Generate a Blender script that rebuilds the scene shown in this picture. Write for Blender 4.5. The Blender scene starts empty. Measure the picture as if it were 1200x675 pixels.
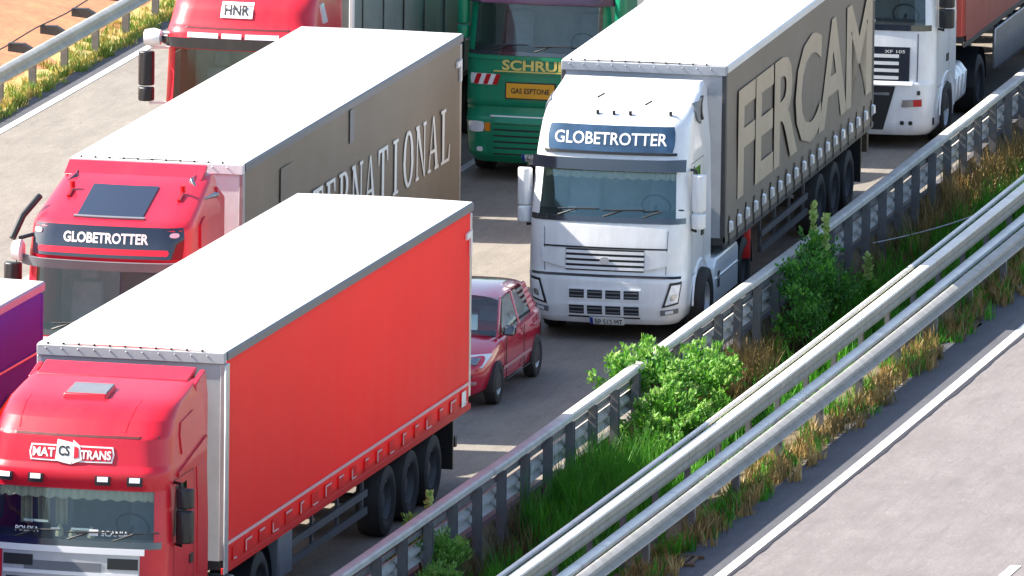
import bpy, bmesh, math, random
import numpy as np
from mathutils import Matrix, Vector

random.seed(7); rng = np.random.default_rng(11)
SC = bpy.context.scene
COL = SC.collection

# ------------------------------------------------------------------ camera
F_PX, CAM_H, PITCH, YAW, ROLL = 15018.0, 31.794, .1608, .2338, .0125
CAM = Vector((43.0, -170.0, CAM_H))
_f = Vector((-math.sin(YAW)*math.cos(PITCH), math.cos(YAW)*math.cos(PITCH), -math.sin(PITCH)))
_r = Vector((math.cos(YAW), math.sin(YAW), 0)); _u = _r.cross(_f)
_r2 = _r*math.cos(ROLL) + _u*math.sin(ROLL); _u2 = _u*math.cos(ROLL) - _r*math.sin(ROLL)
cd = bpy.data.cameras.new('camera'); cam = bpy.data.objects.new('camera', cd); COL.objects.link(cam)
m = Matrix.Identity(4)
for i in range(3):
    m[i][0], m[i][1], m[i][2], m[i][3] = _r2[i], _u2[i], -_f[i], CAM[i]
cam.matrix_world = m
cd.sensor_width = 36; cd.sensor_fit = 'HORIZONTAL'; cd.lens = F_PX/1200*36
cd.clip_start = 1; cd.clip_end = 3000
SC.camera = cam

# ------------------------------------------------------------------ sky, sun, exposure
SUN = Vector((-4.6, -.6, 4.0)).normalized()
W = bpy.data.worlds.new('World'); SC.world = W; W.use_nodes = True
nt = W.node_tree; nt.nodes.clear()
wo = nt.nodes.new('ShaderNodeOutputWorld'); bg = nt.nodes.new('ShaderNodeBackground'); sk = nt.nodes.new('ShaderNodeTexSky')
sk.sky_type = 'NISHITA'; sk.sun_disc = False
sk.sun_elevation = math.asin(SUN.z); sk.sun_rotation = math.atan2(SUN.x, SUN.y)
sk.air_density = 1.0; sk.dust_density = 1.6; sk.ozone_density = 1.0
bg.inputs['Strength'].default_value = .118
nt.links.new(sk.outputs[0], bg.inputs[0]); nt.links.new(bg.outputs[0], wo.inputs[0])
sd = bpy.data.lights.new('sun', 'SUN'); so = bpy.data.objects.new('sun', sd); COL.objects.link(so)
sd.energy = 5.0; sd.angle = math.radians(.5); sd.color = (1, .93, .82)
so.rotation_euler = SUN.to_track_quat('Z', 'Y').to_euler()
so.location = (-60, -40, 60)
vs = SC.view_settings
vs.view_transform = 'Standard'; vs.look = 'None'; vs.gamma = 1; vs.use_curve_mapping = False
vs.exposure = 1.45

# ------------------------------------------------------------------ materials
def srgb(r, g, b):
    def c(v):
        v /= 255
        return v/12.92 if v <= .04045 else ((v+.055)/1.055)**2.4
    return (c(r), c(g), c(b), 1)
MATS = {}
def mat(name, color, rough=.5, metal=0, coat=0, var=.0, vscale=3., bump=0., bscale=40., spec=.5, dirt=0., color2=None, coatr=.08):
    if name in MATS: return MATS[name]
    M = bpy.data.materials.new(name); M.use_nodes = True; MATS[name] = M
    N = M.node_tree.nodes; L = M.node_tree.links; b = N['Principled BSDF']
    b.inputs['Base Color'].default_value = (*color[:3], 1); b.inputs['Roughness'].default_value = rough
    b.inputs['Metallic'].default_value = metal; b.inputs['Coat Weight'].default_value = coat
    b.inputs['Coat Roughness'].default_value = coatr; b.inputs['Specular IOR Level'].default_value = spec
    tc = None
    if var or bump or dirt:
        tc = N.new('ShaderNodeTexCoord')
    if var or dirt:
        n = N.new('ShaderNodeTexNoise'); n.inputs['Scale'].default_value = vscale; n.inputs['Detail'].default_value = 6; n.inputs['Roughness'].default_value = .65
        L.new(tc.outputs['Object'], n.inputs['Vector'])
        r = N.new('ShaderNodeValToRGB'); r.color_ramp.elements[0].position = .3; r.color_ramp.elements[1].position = .7
        lo = tuple(v*(1-var) for v in color[:3]) if color2 is None else color2[:3]
        r.color_ramp.elements[0].color = (*lo, 1); r.color_ramp.elements[1].color = (*[min(1, v*(1+var*.6)) for v in color[:3]], 1)
        L.new(n.outputs['Fac'], r.inputs['Fac'])
        out = r.outputs['Color']
        if dirt:
            n2 = N.new('ShaderNodeTexNoise'); n2.inputs['Scale'].default_value = 1.3; n2.inputs['Detail'].default_value = 8; n2.inputs['Roughness'].default_value = .75
            mp = N.new('ShaderNodeMapping'); mp.inputs['Scale'].default_value = (2.5, 1.2, .5)
            L.new(tc.outputs['Object'], mp.inputs[0]); L.new(mp.outputs[0], n2.inputs['Vector'])
            r2 = N.new('ShaderNodeValToRGB'); r2.color_ramp.elements[0].position = .42; r2.color_ramp.elements[1].position = .75
            r2.color_ramp.elements[0].color = (0, 0, 0, 1); r2.color_ramp.elements[1].color = (dirt, dirt, dirt, 1)
            L.new(n2.outputs['Fac'], r2.inputs['Fac'])
            mx = N.new('ShaderNodeMix'); mx.data_type = 'RGBA'
            L.new(r2.outputs['Color'], mx.inputs['Factor']); L.new(out, mx.inputs['A']); mx.inputs['B'].default_value = (.16, .13, .1, 1)
            out = mx.outputs['Result']
        L.new(out, b.inputs['Base Color'])
    if bump:
        n3 = N.new('ShaderNodeTexNoise'); n3.inputs['Scale'].default_value = bscale; n3.inputs['Detail'].default_value = 5
        L.new(tc.outputs['Object'], n3.inputs['Vector'])
        bp = N.new('ShaderNodeBump'); bp.inputs['Strength'].default_value = bump; bp.inputs['Distance'].default_value = .02
        L.new(n3.outputs['Fac'], bp.inputs['Height']); L.new(bp.outputs[0], b.inputs['Normal'])
    return M
def glass(name, tint, refl=1.0):
    M = bpy.data.materials.new(name); M.use_nodes = True; MATS[name] = M
    N = M.node_tree.nodes; L = M.node_tree.links; N.remove(N['Principled BSDF']); o = N['Material Output']
    t = N.new('ShaderNodeBsdfTransparent'); t.inputs[0].default_value = (*tint, 1)
    g = N.new('ShaderNodeBsdfGlossy'); g.inputs['Roughness'].default_value = .03; g.inputs[0].default_value = (.92, 1, 1, 1)
    fr = N.new('ShaderNodeFresnel'); fr.inputs[0].default_value = 1.55
    ml = N.new('ShaderNodeMath'); ml.operation = 'MULTIPLY_ADD'; ml.inputs[1].default_value = refl; ml.inputs[2].default_value = .05*refl; ml.use_clamp = True
    mx = N.new('ShaderNodeMixShader')
    L.new(fr.outputs[0], ml.inputs[0]); L.new(ml.outputs[0], mx.inputs[0]); L.new(t.outputs[0], mx.inputs[1]); L.new(g.outputs[0], mx.inputs[2]); L.new(mx.outputs[0], o.inputs[0])
    return M
def foliage(name, c1, c2, c3, trans=.3, scale=6.):
    M = bpy.data.materials.new(name); M.use_nodes = True; MATS[name] = M
    N = M.node_tree.nodes; L = M.node_tree.links; b = N['Principled BSDF']; o = N['Material Output']
    tc = N.new('ShaderNodeTexCoord'); n = N.new('ShaderNodeTexNoise'); n.inputs['Scale'].default_value = scale; n.inputs['Detail'].default_value = 3
    L.new(tc.outputs['Object'], n.inputs['Vector'])
    r = N.new('ShaderNodeValToRGB'); e = r.color_ramp.elements; e[0].position = .3; e[0].color = (*c1, 1); e[1].position = .72; e[1].color = (*c3, 1)
    k = e.new(.5); k.color = (*c2, 1)
    L.new(n.outputs['Fac'], r.inputs['Fac']); L.new(r.outputs[0], b.inputs['Base Color']); b.inputs['Roughness'].default_value = .55
    t = N.new('ShaderNodeBsdfTranslucent'); L.new(r.outputs[0], t.inputs[0]); mx = N.new('ShaderNodeMixShader'); mx.inputs[0].default_value = trans
    L.new(b.outputs[0], mx.inputs[1]); L.new(t.outputs[0], mx.inputs[2]); L.new(mx.outputs[0], o.inputs[0])
    return M

def translucent(M, f, col):
    N = M.node_tree.nodes; L = M.node_tree.links; o = N['Material Output']; b = N['Principled BSDF']
    t = N.new('ShaderNodeBsdfTranslucent'); t.inputs[0].default_value = (*col, 1); mx = N.new('ShaderNodeMixShader'); mx.inputs[0].default_value = f
    L.new(b.outputs[0], mx.inputs[1]); L.new(t.outputs[0], mx.inputs[2]); L.new(mx.outputs[0], o.inputs[0])
paint_red = mat('paint_red', (.60, .007, .026), .42, coat=.4, coatr=.2, var=.10, dirt=.08, spec=.35)
paint_red2 = mat('paint_red_globe', (.64, .010, .035), .42, coat=.4, coatr=.2, var=.1, dirt=.07, spec=.35)
paint_red3 = mat('paint_red_far', (.58, .012, .03), .42, coat=.4, coatr=.2, var=.1, dirt=.1, spec=.35)
paint_white = mat('paint_white', (.80, .81, .83), .28, coat=.5, var=.06, dirt=.2)
paint_green = mat('paint_green', (.004, .25, .125), .38, coat=.3, var=.12, dirt=.08, spec=.35)
paint_car = mat('paint_car', (.58, .010, .045), .22, coat=1., coatr=.03, var=.05)
roof_white = mat('roof_tarpaulin', (.80, .79, .77), .6, var=.08, vscale=.8, dirt=.10)
wall_white = mat('headboard_white', (.75, .75, .75), .45, var=.06, dirt=.15)
curtain_red = mat('curtain_red', (.82, .034, .036), .55, var=.06, vscale=.6, bump=.25, bscale=2.5, dirt=.05, spec=.25)
curtain_grey = mat('curtain_grey', (.225, .185, .145), .55, spec=.25, var=.10, vscale=.5, bump=.2, bscale=2., dirt=.2)
curtain_taupe = mat('curtain_taupe', (.215, .185, .155), .55, spec=.25, var=.10, vscale=.5, bump=.2, bscale=2., dirt=.2)
curtain_purple = mat('curtain_purple', (.055, .025, .36), .6, var=.12, vscale=.6, dirt=.05, spec=.2)
container_red = mat('container_red', (.30, .045, .038), .5, var=.15, dirt=.3)
container_grey = mat('container_grey', (.20, .235, .225), .45, var=.15, dirt=.25)
translucent(curtain_red, .32, (.95, .05, .04)); translucent(roof_white, .35, (.9, .9, .88))
black = mat('black_plastic', (.014, .015, .018), .45, var=.2)
gloss_black = mat('gloss_black', (.008, .010, .02), .07, coat=1., spec=.8)
rubber = mat('tyre_rubber', (.018, .018, .02), .8, var=.3, dirt=.25)
steel = mat('galvanised_steel', (.42, .42, .44), .42, metal=.75, var=.18, vscale=6, dirt=.25)
steel_dull = mat('weathered_steel', (.22, .22, .235), .55, metal=.45, var=.22, vscale=5, dirt=.35)
rail_white = mat('barrier_white', (.82, .79, .72), .7, var=.10, vscale=2, dirt=.22)
chrome = mat('bright_alloy', (.72, .73, .75), .22, metal=.9)
silver = mat('silver_trim', (.50, .51, .53), .35, metal=.5, var=.1)
chassis_m = mat('chassis_dark', (.03, .03, .034), .6, var=.3, dirt=.3)
grey_plastic = mat('grey_plastic', (.15, .16, .18), .5, var=.1)
lamp_m = mat('lamp_lens', (.80, .82, .84), .08, coat=1.)
lamp_dark = mat('lamp_reflector', (.30, .31, .34), .15, metal=.7)
amber = mat('amber_lens', (.75, .25, .02), .2)
red_lens = mat('red_lens', (.5, .01, .015), .2)
letter_white = mat('letter_white', (.80, .80, .78), .5)
letter_beige = mat('letter_beige', (.50, .40, .29), .6, var=.08, dirt=.15)
letter_yellow = mat('letter_yellow', (.72, .60, .16), .5)
letter_dark = mat('letter_dark', (.02, .02, .02), .5)
plate_orange = mat('plate_orange', (.75, .36, .015), .45, var=.06)
plate_blue = mat('plate_blue', (.02, .05, .35), .4)
orange_print = mat('orange_print', (.85, .14, .01), .5)
dash_m = mat('dashboard_dark', (.035, .037, .042), .7, var=.2)
seat_m = mat('seat_fabric', (.34, .36, .40), .85, var=.2)
curtain_in = mat('cab_curtain', (.60, .52, .36), .85, var=.2)
cloth_in = mat('cab_lining', (.46, .48, .48), .9, var=.2)
red_ext = mat('extinguisher_red', (.55, .01, .012), .3, coat=.5)
glass_g = glass('windscreen_glass', (.76, .86, .85), .65)
glass_f = glass('windscreen_glass_blue', (.86, .96, .97), 1.15); MATS['windscreen_glass_blue'].node_tree.nodes['Glossy BSDF'].inputs[0].default_value = (.70, .97, 1, 1)
glass_d = glass('side_glass', (.55, .66, .64), 1.0)
glass_s = glass('sign_glass', (.5, .6, .7), 2.0)
bark = mat('stem_brown', (.09, .065, .035), .8, var=.2)

# ------------------------------------------------------------------ mesh helpers
class MB:
    def __init__(s): s.v = []; s.f = []
    def add(s, vs, fs):
        n = len(s.v); s.v += [tuple(p) for p in vs]; s.f += [tuple(i+n for i in f) for f in fs]; return s
    def box(s, x0, x1, y0, y1, z0, z1):
        return s.add([(x0,y0,z0),(x1,y0,z0),(x1,y1,z0),(x0,y1,z0),(x0,y0,z1),(x1,y0,z1),(x1,y1,z1),(x0,y1,z1)],
                     [(3,2,1,0),(4,5,6,7),(0,1,5,4),(1,2,6,5),(2,3,7,6),(3,0,4,7)])
    def hexa(s, p): return s.add(p, [(3,2,1,0),(4,5,6,7),(0,1,5,4),(1,2,6,5),(2,3,7,6),(3,0,4,7)])
    def prism(s, poly, axis, a, b):   # poly in the two other axes
        n = len(poly)
        def mk(p, c):
            if axis == 0: return (c, p[0], p[1])
            if axis == 1: return (p[0], c, p[1])
            return (p[0], p[1], c)
        vs = [mk(p, a) for p in poly] + [mk(p, b) for p in poly]
        fs = [tuple(range(n))[::-1], tuple(range(n, 2*n))] + [(i, (i+1) % n, n+(i+1) % n, n+i) for i in range(n)]
        return s.add(vs, fs)
    def tube(s, pts, r, n=8, cap=True):
        pts = [Vector(p) for p in pts]; rs = r if isinstance(r, (list, tuple)) else [r]*len(pts)
        vs = []; fs = []
        for i, p in enumerate(pts):
            d = (pts[min(i+1, len(pts)-1)] - pts[max(i-1, 0)]).normalized()
            a = d.cross(Vector((0, 0, 1)) if abs(d.z) < .9 else Vector((1, 0, 0))).normalized(); b = d.cross(a)
            for k in range(n):
                t = 2*math.pi*k/n; vs.append(p + (a*math.cos(t) + b*math.sin(t))*rs[i])
        for i in range(len(pts)-1):
            for k in range(n): fs.append((i*n+k, i*n+(k+1) % n, (i+1)*n+(k+1) % n, (i+1)*n+k))
        if cap: fs += [tuple(range(n))[::-1], tuple(range((len(pts)-1)*n, len(pts)*n))]
        return s.add(vs, fs)
    def lathe_x(s, prof, c, n=28):    # profile (x, radius) round the X axis through c
        vs = []; fs = []
        for x, r in prof:
            for k in range(n):
                t = 2*math.pi*k/n; vs.append((c[0]+x, c[1]+r*math.cos(t), c[2]+r*math.sin(t)))
        for i in range(len(prof)-1):
            for k in range(n): fs.append((i*n+k, i*n+(k+1) % n, (i+1)*n+(k+1) % n, (i+1)*n+k))
        return s.add(vs, fs)
    def grid(s, fn, nu, nv, closed=False):
        vs = [fn(i/nu, j/nv) for j in range(nv+1) for i in range(nu+1)]
        fs = [(j*(nu+1)+i, j*(nu+1)+i+1, (j+1)*(nu+1)+i+1, (j+1)*(nu+1)+i) for j in range(nv) for i in range(nu)]
        return s.add(vs, fs)
    def mesh(s, name):
        me = bpy.data.meshes.new(name); me.from_pydata(s.v, [], s.f)
        bm = bmesh.new(); bm.from_mesh(me); bmesh.ops.recalc_face_normals(bm, faces=bm.faces); bm.to_mesh(me); bm.free()
        return me
    def build(s, name, material, parent=None, bevel=0, smooth=35, loc=None):
        me = s.mesh(name); me.materials.append(material)
        if smooth:
            for p in me.polygons: p.use_smooth = True
            me.set_sharp_from_angle(angle=math.radians(smooth))
        o = bpy.data.objects.new(name, me); COL.objects.link(o)
        if parent is not None: o.parent = parent
        if loc: o.location = loc
        if bevel:
            b = o.modifiers.new('bevel', 'BEVEL'); b.width = bevel; b.segments = 2; b.limit_method = 'ANGLE'; b.angle_limit = math.radians(40)
        return o
def link_copy(o, parent, loc=None):
    c = o.copy(); COL.objects.link(c); c.parent = parent
    if loc is not None: c.location = loc
    for ch in [x for x in o.children]:
        d = ch.copy(); COL.objects.link(d); d.parent = c
    return c
def tag(o, label=None, cat=None, group=None, kind=None):
    if label: o['label'] = label
    if cat: o['category'] = cat
    if group: o['group'] = group
    if kind: o['kind'] = kind
    return o
def empty(name, loc, rz=0):
    o = bpy.data.objects.new(name, None); COL.objects.link(o); o.location = loc; o.rotation_euler = (0, 0, rz); o.empty_display_size = .3; return o
_tx = {}
def text_geo(t, bold=.0, space=1.0):
    k = (t, bold, space)
    if k not in _tx:
        c = bpy.data.curves.new('text', 'FONT'); c.body = t; c.size = 1; c.offset = bold; c.resolution_u = 3; c.space_character = space
        o = bpy.data.objects.new('text', c); COL.objects.link(o)
        dg = bpy.context.evaluated_depsgraph_get(); me = bpy.data.meshes.new_from_object(o.evaluated_get(dg))
        v = np.array([p.co[:2] for p in me.vertices]); f = [tuple(p.vertices) for p in me.polygons]
        bpy.data.objects.remove(o); bpy.data.curves.remove(c); bpy.data.meshes.remove(me)
        v = (v-v.min(0))/(v.max(0)-v.min(0)); _tx[k] = (v, f)
    return _tx[k]
def text_on(name, t, fn, material, parent, bold=.0, space=1.0):
    """fn(u,v) in 0..1 -> point"""
    v, f = text_geo(t, bold, space); mb = MB(); mb.add([fn(*p) for p in v], f)
    return mb.build(name, material, parent, smooth=0)

# ------------------------------------------------------------------ road frame: lat across, y along, gentle left bend
CURV = .0006188
def RX(lat, y): return lat - CURV*(y-1.43)**2/2
def heading(y): return CURV*(y-1.43)
def strip(name, lats, z, y0, y1, step, material, kind='structure', zs=None, wob=None, label=None):
    ys = np.arange(y0, y1+step*.5, step); mb = MB(); n = len(lats)
    uv = []
    for y in ys:
        for i, l in enumerate(lats):
            ll = l + (wob(i, y) if wob else 0)
            mb.v.append((RX(ll, y), y, (zs[i] if zs else z))); uv.append((ll, y))
    for j in range(len(ys)-1):
        for i in range(n-1): mb.f.append((j*n+i, j*n+i+1, (j+1)*n+i+1, (j+1)*n+i))
    o = mb.build(name, material)
    lay = o.data.uv_layers.new(name='lane')
    for lp in o.data.loops: lay.data[lp.index].uv = uv[lp.vertex_index]
    if kind: o['kind'] = kind
    if label: o['label'] = label
    return o
def road_mat(name, base, dark, seed, track=0.0, lanes=(0,), patch=.35, crack=True):
    M = bpy.data.materials.new(name); M.use_nodes = True; N = M.node_tree.nodes; L = M.node_tree.links; b = N['Principled BSDF']
    b.inputs['Roughness'].default_value = .82; b.inputs['Specular IOR Level'].default_value = .3
    uv = N.new('ShaderNodeUVMap'); uv.uv_map = 'lane'
    mp = N.new('ShaderNodeMapping'); mp.inputs['Location'].default_value = (seed, seed*3, 0); L.new(uv.outputs[0], mp.inputs[0])
    def noise(sc, det=5, stretch=None, rough=.6):
        n = N.new('ShaderNodeTexNoise'); n.inputs['Scale'].default_value = sc; n.inputs['Detail'].default_value = det; n.inputs['Roughness'].default_value = rough
        if stretch:
            m2 = N.new('ShaderNodeMapping'); m2.inputs['Scale'].default_value = stretch; L.new(mp.outputs[0], m2.inputs[0]); L.new(m2.outputs[0], n.inputs['Vector'])
        else: L.new(mp.outputs[0], n.inputs['Vector'])
        return n.outputs['Fac']
    def ramp(x, a, c, lo=(0,0,0), hi=(1,1,1)):
        r = N.new('ShaderNodeValToRGB'); r.color_ramp.elements[0].position = a; r.color_ramp.elements[1].position = c
        r.color_ramp.elements[0].color = (*lo, 1); r.color_ramp.elements[1].color = (*hi, 1); L.new(x, r.inputs[0]); return r.outputs[0]
    def mix(f, a, c):
        m_ = N.new('ShaderNodeMix'); m_.data_type = 'RGBA'
        if isinstance(f, float): m_.inputs['Factor'].default_value = f
        else: L.new(f, m_.inputs['Factor'])
        for k, x in (('A', a), ('B', c)):
            if isinstance(x, tuple): m_.inputs[k].default_value = (*x, 1)
            else: L.new(x, m_.inputs[k])
        return m_.outputs['Result']
    c = ramp(noise(1.1, 6, (1.4, .5, 1)), .32, .7, tuple(v*(1-patch*.5) for v in base), tuple(min(1, v*1.12) for v in base))
    # longitudinal wear streaks and oil stains
    c = mix(ramp(noise(2.2, 5, (3.0, .12, 1)), .5, .78, (0,0,0), (.5,.5,.5)), c, dark)
    c = mix(ramp(noise(.55, 4), .56, .7, (0,0,0), (.35,.35,.35)), c, tuple(v*.72 for v in base))
    c = mix(ramp(noise(24, 3), .35, .75, (0,0,0), (.7,.7,.7)), c, tuple(v*.5 for v in base))
    c = mix(ramp(noise(85, 2), .55, .75, (0,0,0), (.5,.5,.5)), c, tuple(min(1, v*1.35) for v in base))
    c = mix(ramp(noise(5, 4, (1, .3, 1), .7), .45, .72, (0,0,0), (.42,.42,.42)), c, tuple(v*.62 for v in base))
    c = mix(ramp(noise(9, 4, (1, .3, 1), .7), .55, .75, (0,0,0), (.5,.5,.5)), c, tuple(min(1, v*1.3) for v in base))
    if crack:
        v = N.new('ShaderNodeTexVoronoi'); v.feature = 'DISTANCE_TO_EDGE'; v.inputs['Scale'].default_value = .35
        m3 = N.new('ShaderNodeMapping'); L.new(mp.outputs[0], m3.inputs[0])
        n5 = N.new('ShaderNodeTexNoise'); n5.inputs['Scale'].default_value = 2; L.new(mp.outputs[0], n5.inputs['Vector'])
        va = N.new('ShaderNodeVectorMath'); va.operation = 'ADD'; L.new(m3.outputs[0], va.inputs[0]); L.new(n5.outputs['Color'], va.inputs[1]); L.new(va.outputs[0], v.inputs['Vector'])
        c = mix(ramp(v.outputs['Distance'], .0, .006, (.55,.55,.55), (0,0,0)), c, dark)
    L.new(c, b.inputs['Base Color'])
    bp = N.new('ShaderNodeBump'); bp.inputs['Strength'].default_value = .5; bp.inputs['Distance'].default_value = .008
    L.new(noise(60, 3), bp.inputs['Height']); L.new(bp.outputs[0], b.inputs['Normal'])
    return M
road_l = road_mat('carriageway_asphalt', (.255, .228, .198), (.125, .115, .105), 3.1)
road_r = road_mat('opposite_asphalt', (.218, .195, .192), (.12, .108, .108), 17.3)
shoulder_m = road_mat('shoulder_asphalt', (.10, .10, .112), (.055, .055, .06), 8.7)
line_m = road_mat('line_paint', (.74, .74, .72), (.35, .34, .33), 5.5, crack=False)
soil = mat('median_soil', (.13, .095, .055), .95, var=.5, vscale=4, bump=.8, bscale=12, color2=(.06, .05, .025))
earth_m = mat('red_earth', (.50, .20, .09), .95, var=.35, vscale=1.5, bump=.9, bscale=6, color2=(.36, .15, .08))
verge_m = mat('verge_dry', (.44, .32, .13), .95, var=.4, vscale=2.5, bump=.9, bscale=15, color2=(.24, .20, .06))
ground_m = mat('far_ground', (.28, .22, .11), .95, var=.4, vscale=.15, color2=(.13, .14, .05))

Y0, Y1 = -120, 260
# the setting
g = MB(); g.grid(lambda a, b: (-900+1800*a, -700+2300*b, -.62), 8, 8); tag(g.build('ground', ground_m), kind='structure')
strip('carriageway', [-13.96, -8, -3, 2.15], 0, Y0, Y1, 4, road_l)
strip('shaded_outer_shoulder', [-14.5, -14.1, -13.96], .0, Y0, Y1, 1, shoulder_m, wob=lambda i, y: (.05*math.sin(y*2.1)+.04*math.sin(y*5.3)) if i == 0 else 0)  # dark tone of this edge strip paints in the guard rail's shadow band
strip('inner_kerb', [2.15, 2.16, 2.262], .0, Y0, Y1, 4, shoulder_m, zs=[.0, .155, .16])
strip('median', [2.26, 2.5, 3.2, 4.1, 4.9, 5.3], 0, Y0, Y1, 2, soil, zs=[.16, -.30, -.38, -.25, -.02, -.004])
strip('opposite_shoulder', [5.24, 5.6, 6.16], .0, Y0, Y1, .5, shoulder_m, wob=lambda i, y: (.06*math.sin(y*1.7)+.05*math.sin(y*4.9+1)+.03*math.sin(y*11)) if i == 0 else (.012*math.sin(y*.7) if i == 2 else 0))
strip('opposite_carriageway', [6.1, 9.7, 13.4, 17.2], -.006, Y0, Y1, 4, road_r)
_tj = [random.uniform(-.05, .06) for _ in range(4000)]
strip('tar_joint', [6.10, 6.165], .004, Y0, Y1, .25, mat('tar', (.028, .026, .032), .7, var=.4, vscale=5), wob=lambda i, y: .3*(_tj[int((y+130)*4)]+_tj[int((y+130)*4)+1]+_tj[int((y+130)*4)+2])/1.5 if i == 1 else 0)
strip('outer_edge_line', [-14.13, -13.98], .006, Y0, Y1, 2, line_m)
strip('opposite_edge_line', [5.955, 6.105], .006, Y0, Y1, 2, line_m)
strip('opposite_verge', [17.2, 19, 40], -.01, Y0, Y1, 6, verge_m, zs=[-.01, -.1, -.55])
for k, yy in enumerate(range(-60, 220, 12)):
    strip('lane_line', [9.66, 9.81], .004, yy-.9-4.5+.6, yy-.9+.6, 1.5, line_m)
for lt in (-1.85, -5.75, -9.7):
    for yy in range(-60, 140, 15):
        strip('lane_line', [lt-.07, lt+.07], .004, yy+2, yy+6.5, 1.5, line_m)
strip('verge', [-15.55, -15.0, -14.5], 0, Y0, Y1, 1, verge_m, zs=[-.06, -.15, -.006], wob=lambda i, y: .12*math.sin(y*1.3)+.1*math.sin(y*3.7) if i == 0 else 0)
strip('embankment', [-60, -28, -20, -17, -15.3], 0, Y0, Y1, 3, earth_m, zs=[9, 3.6, 1.1, .30, -.11], wob=lambda i, y: .25*math.sin(y*.9+i*2)+.15*math.sin(y*2.3+i) if 0 < i < 4 else 0)

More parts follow.
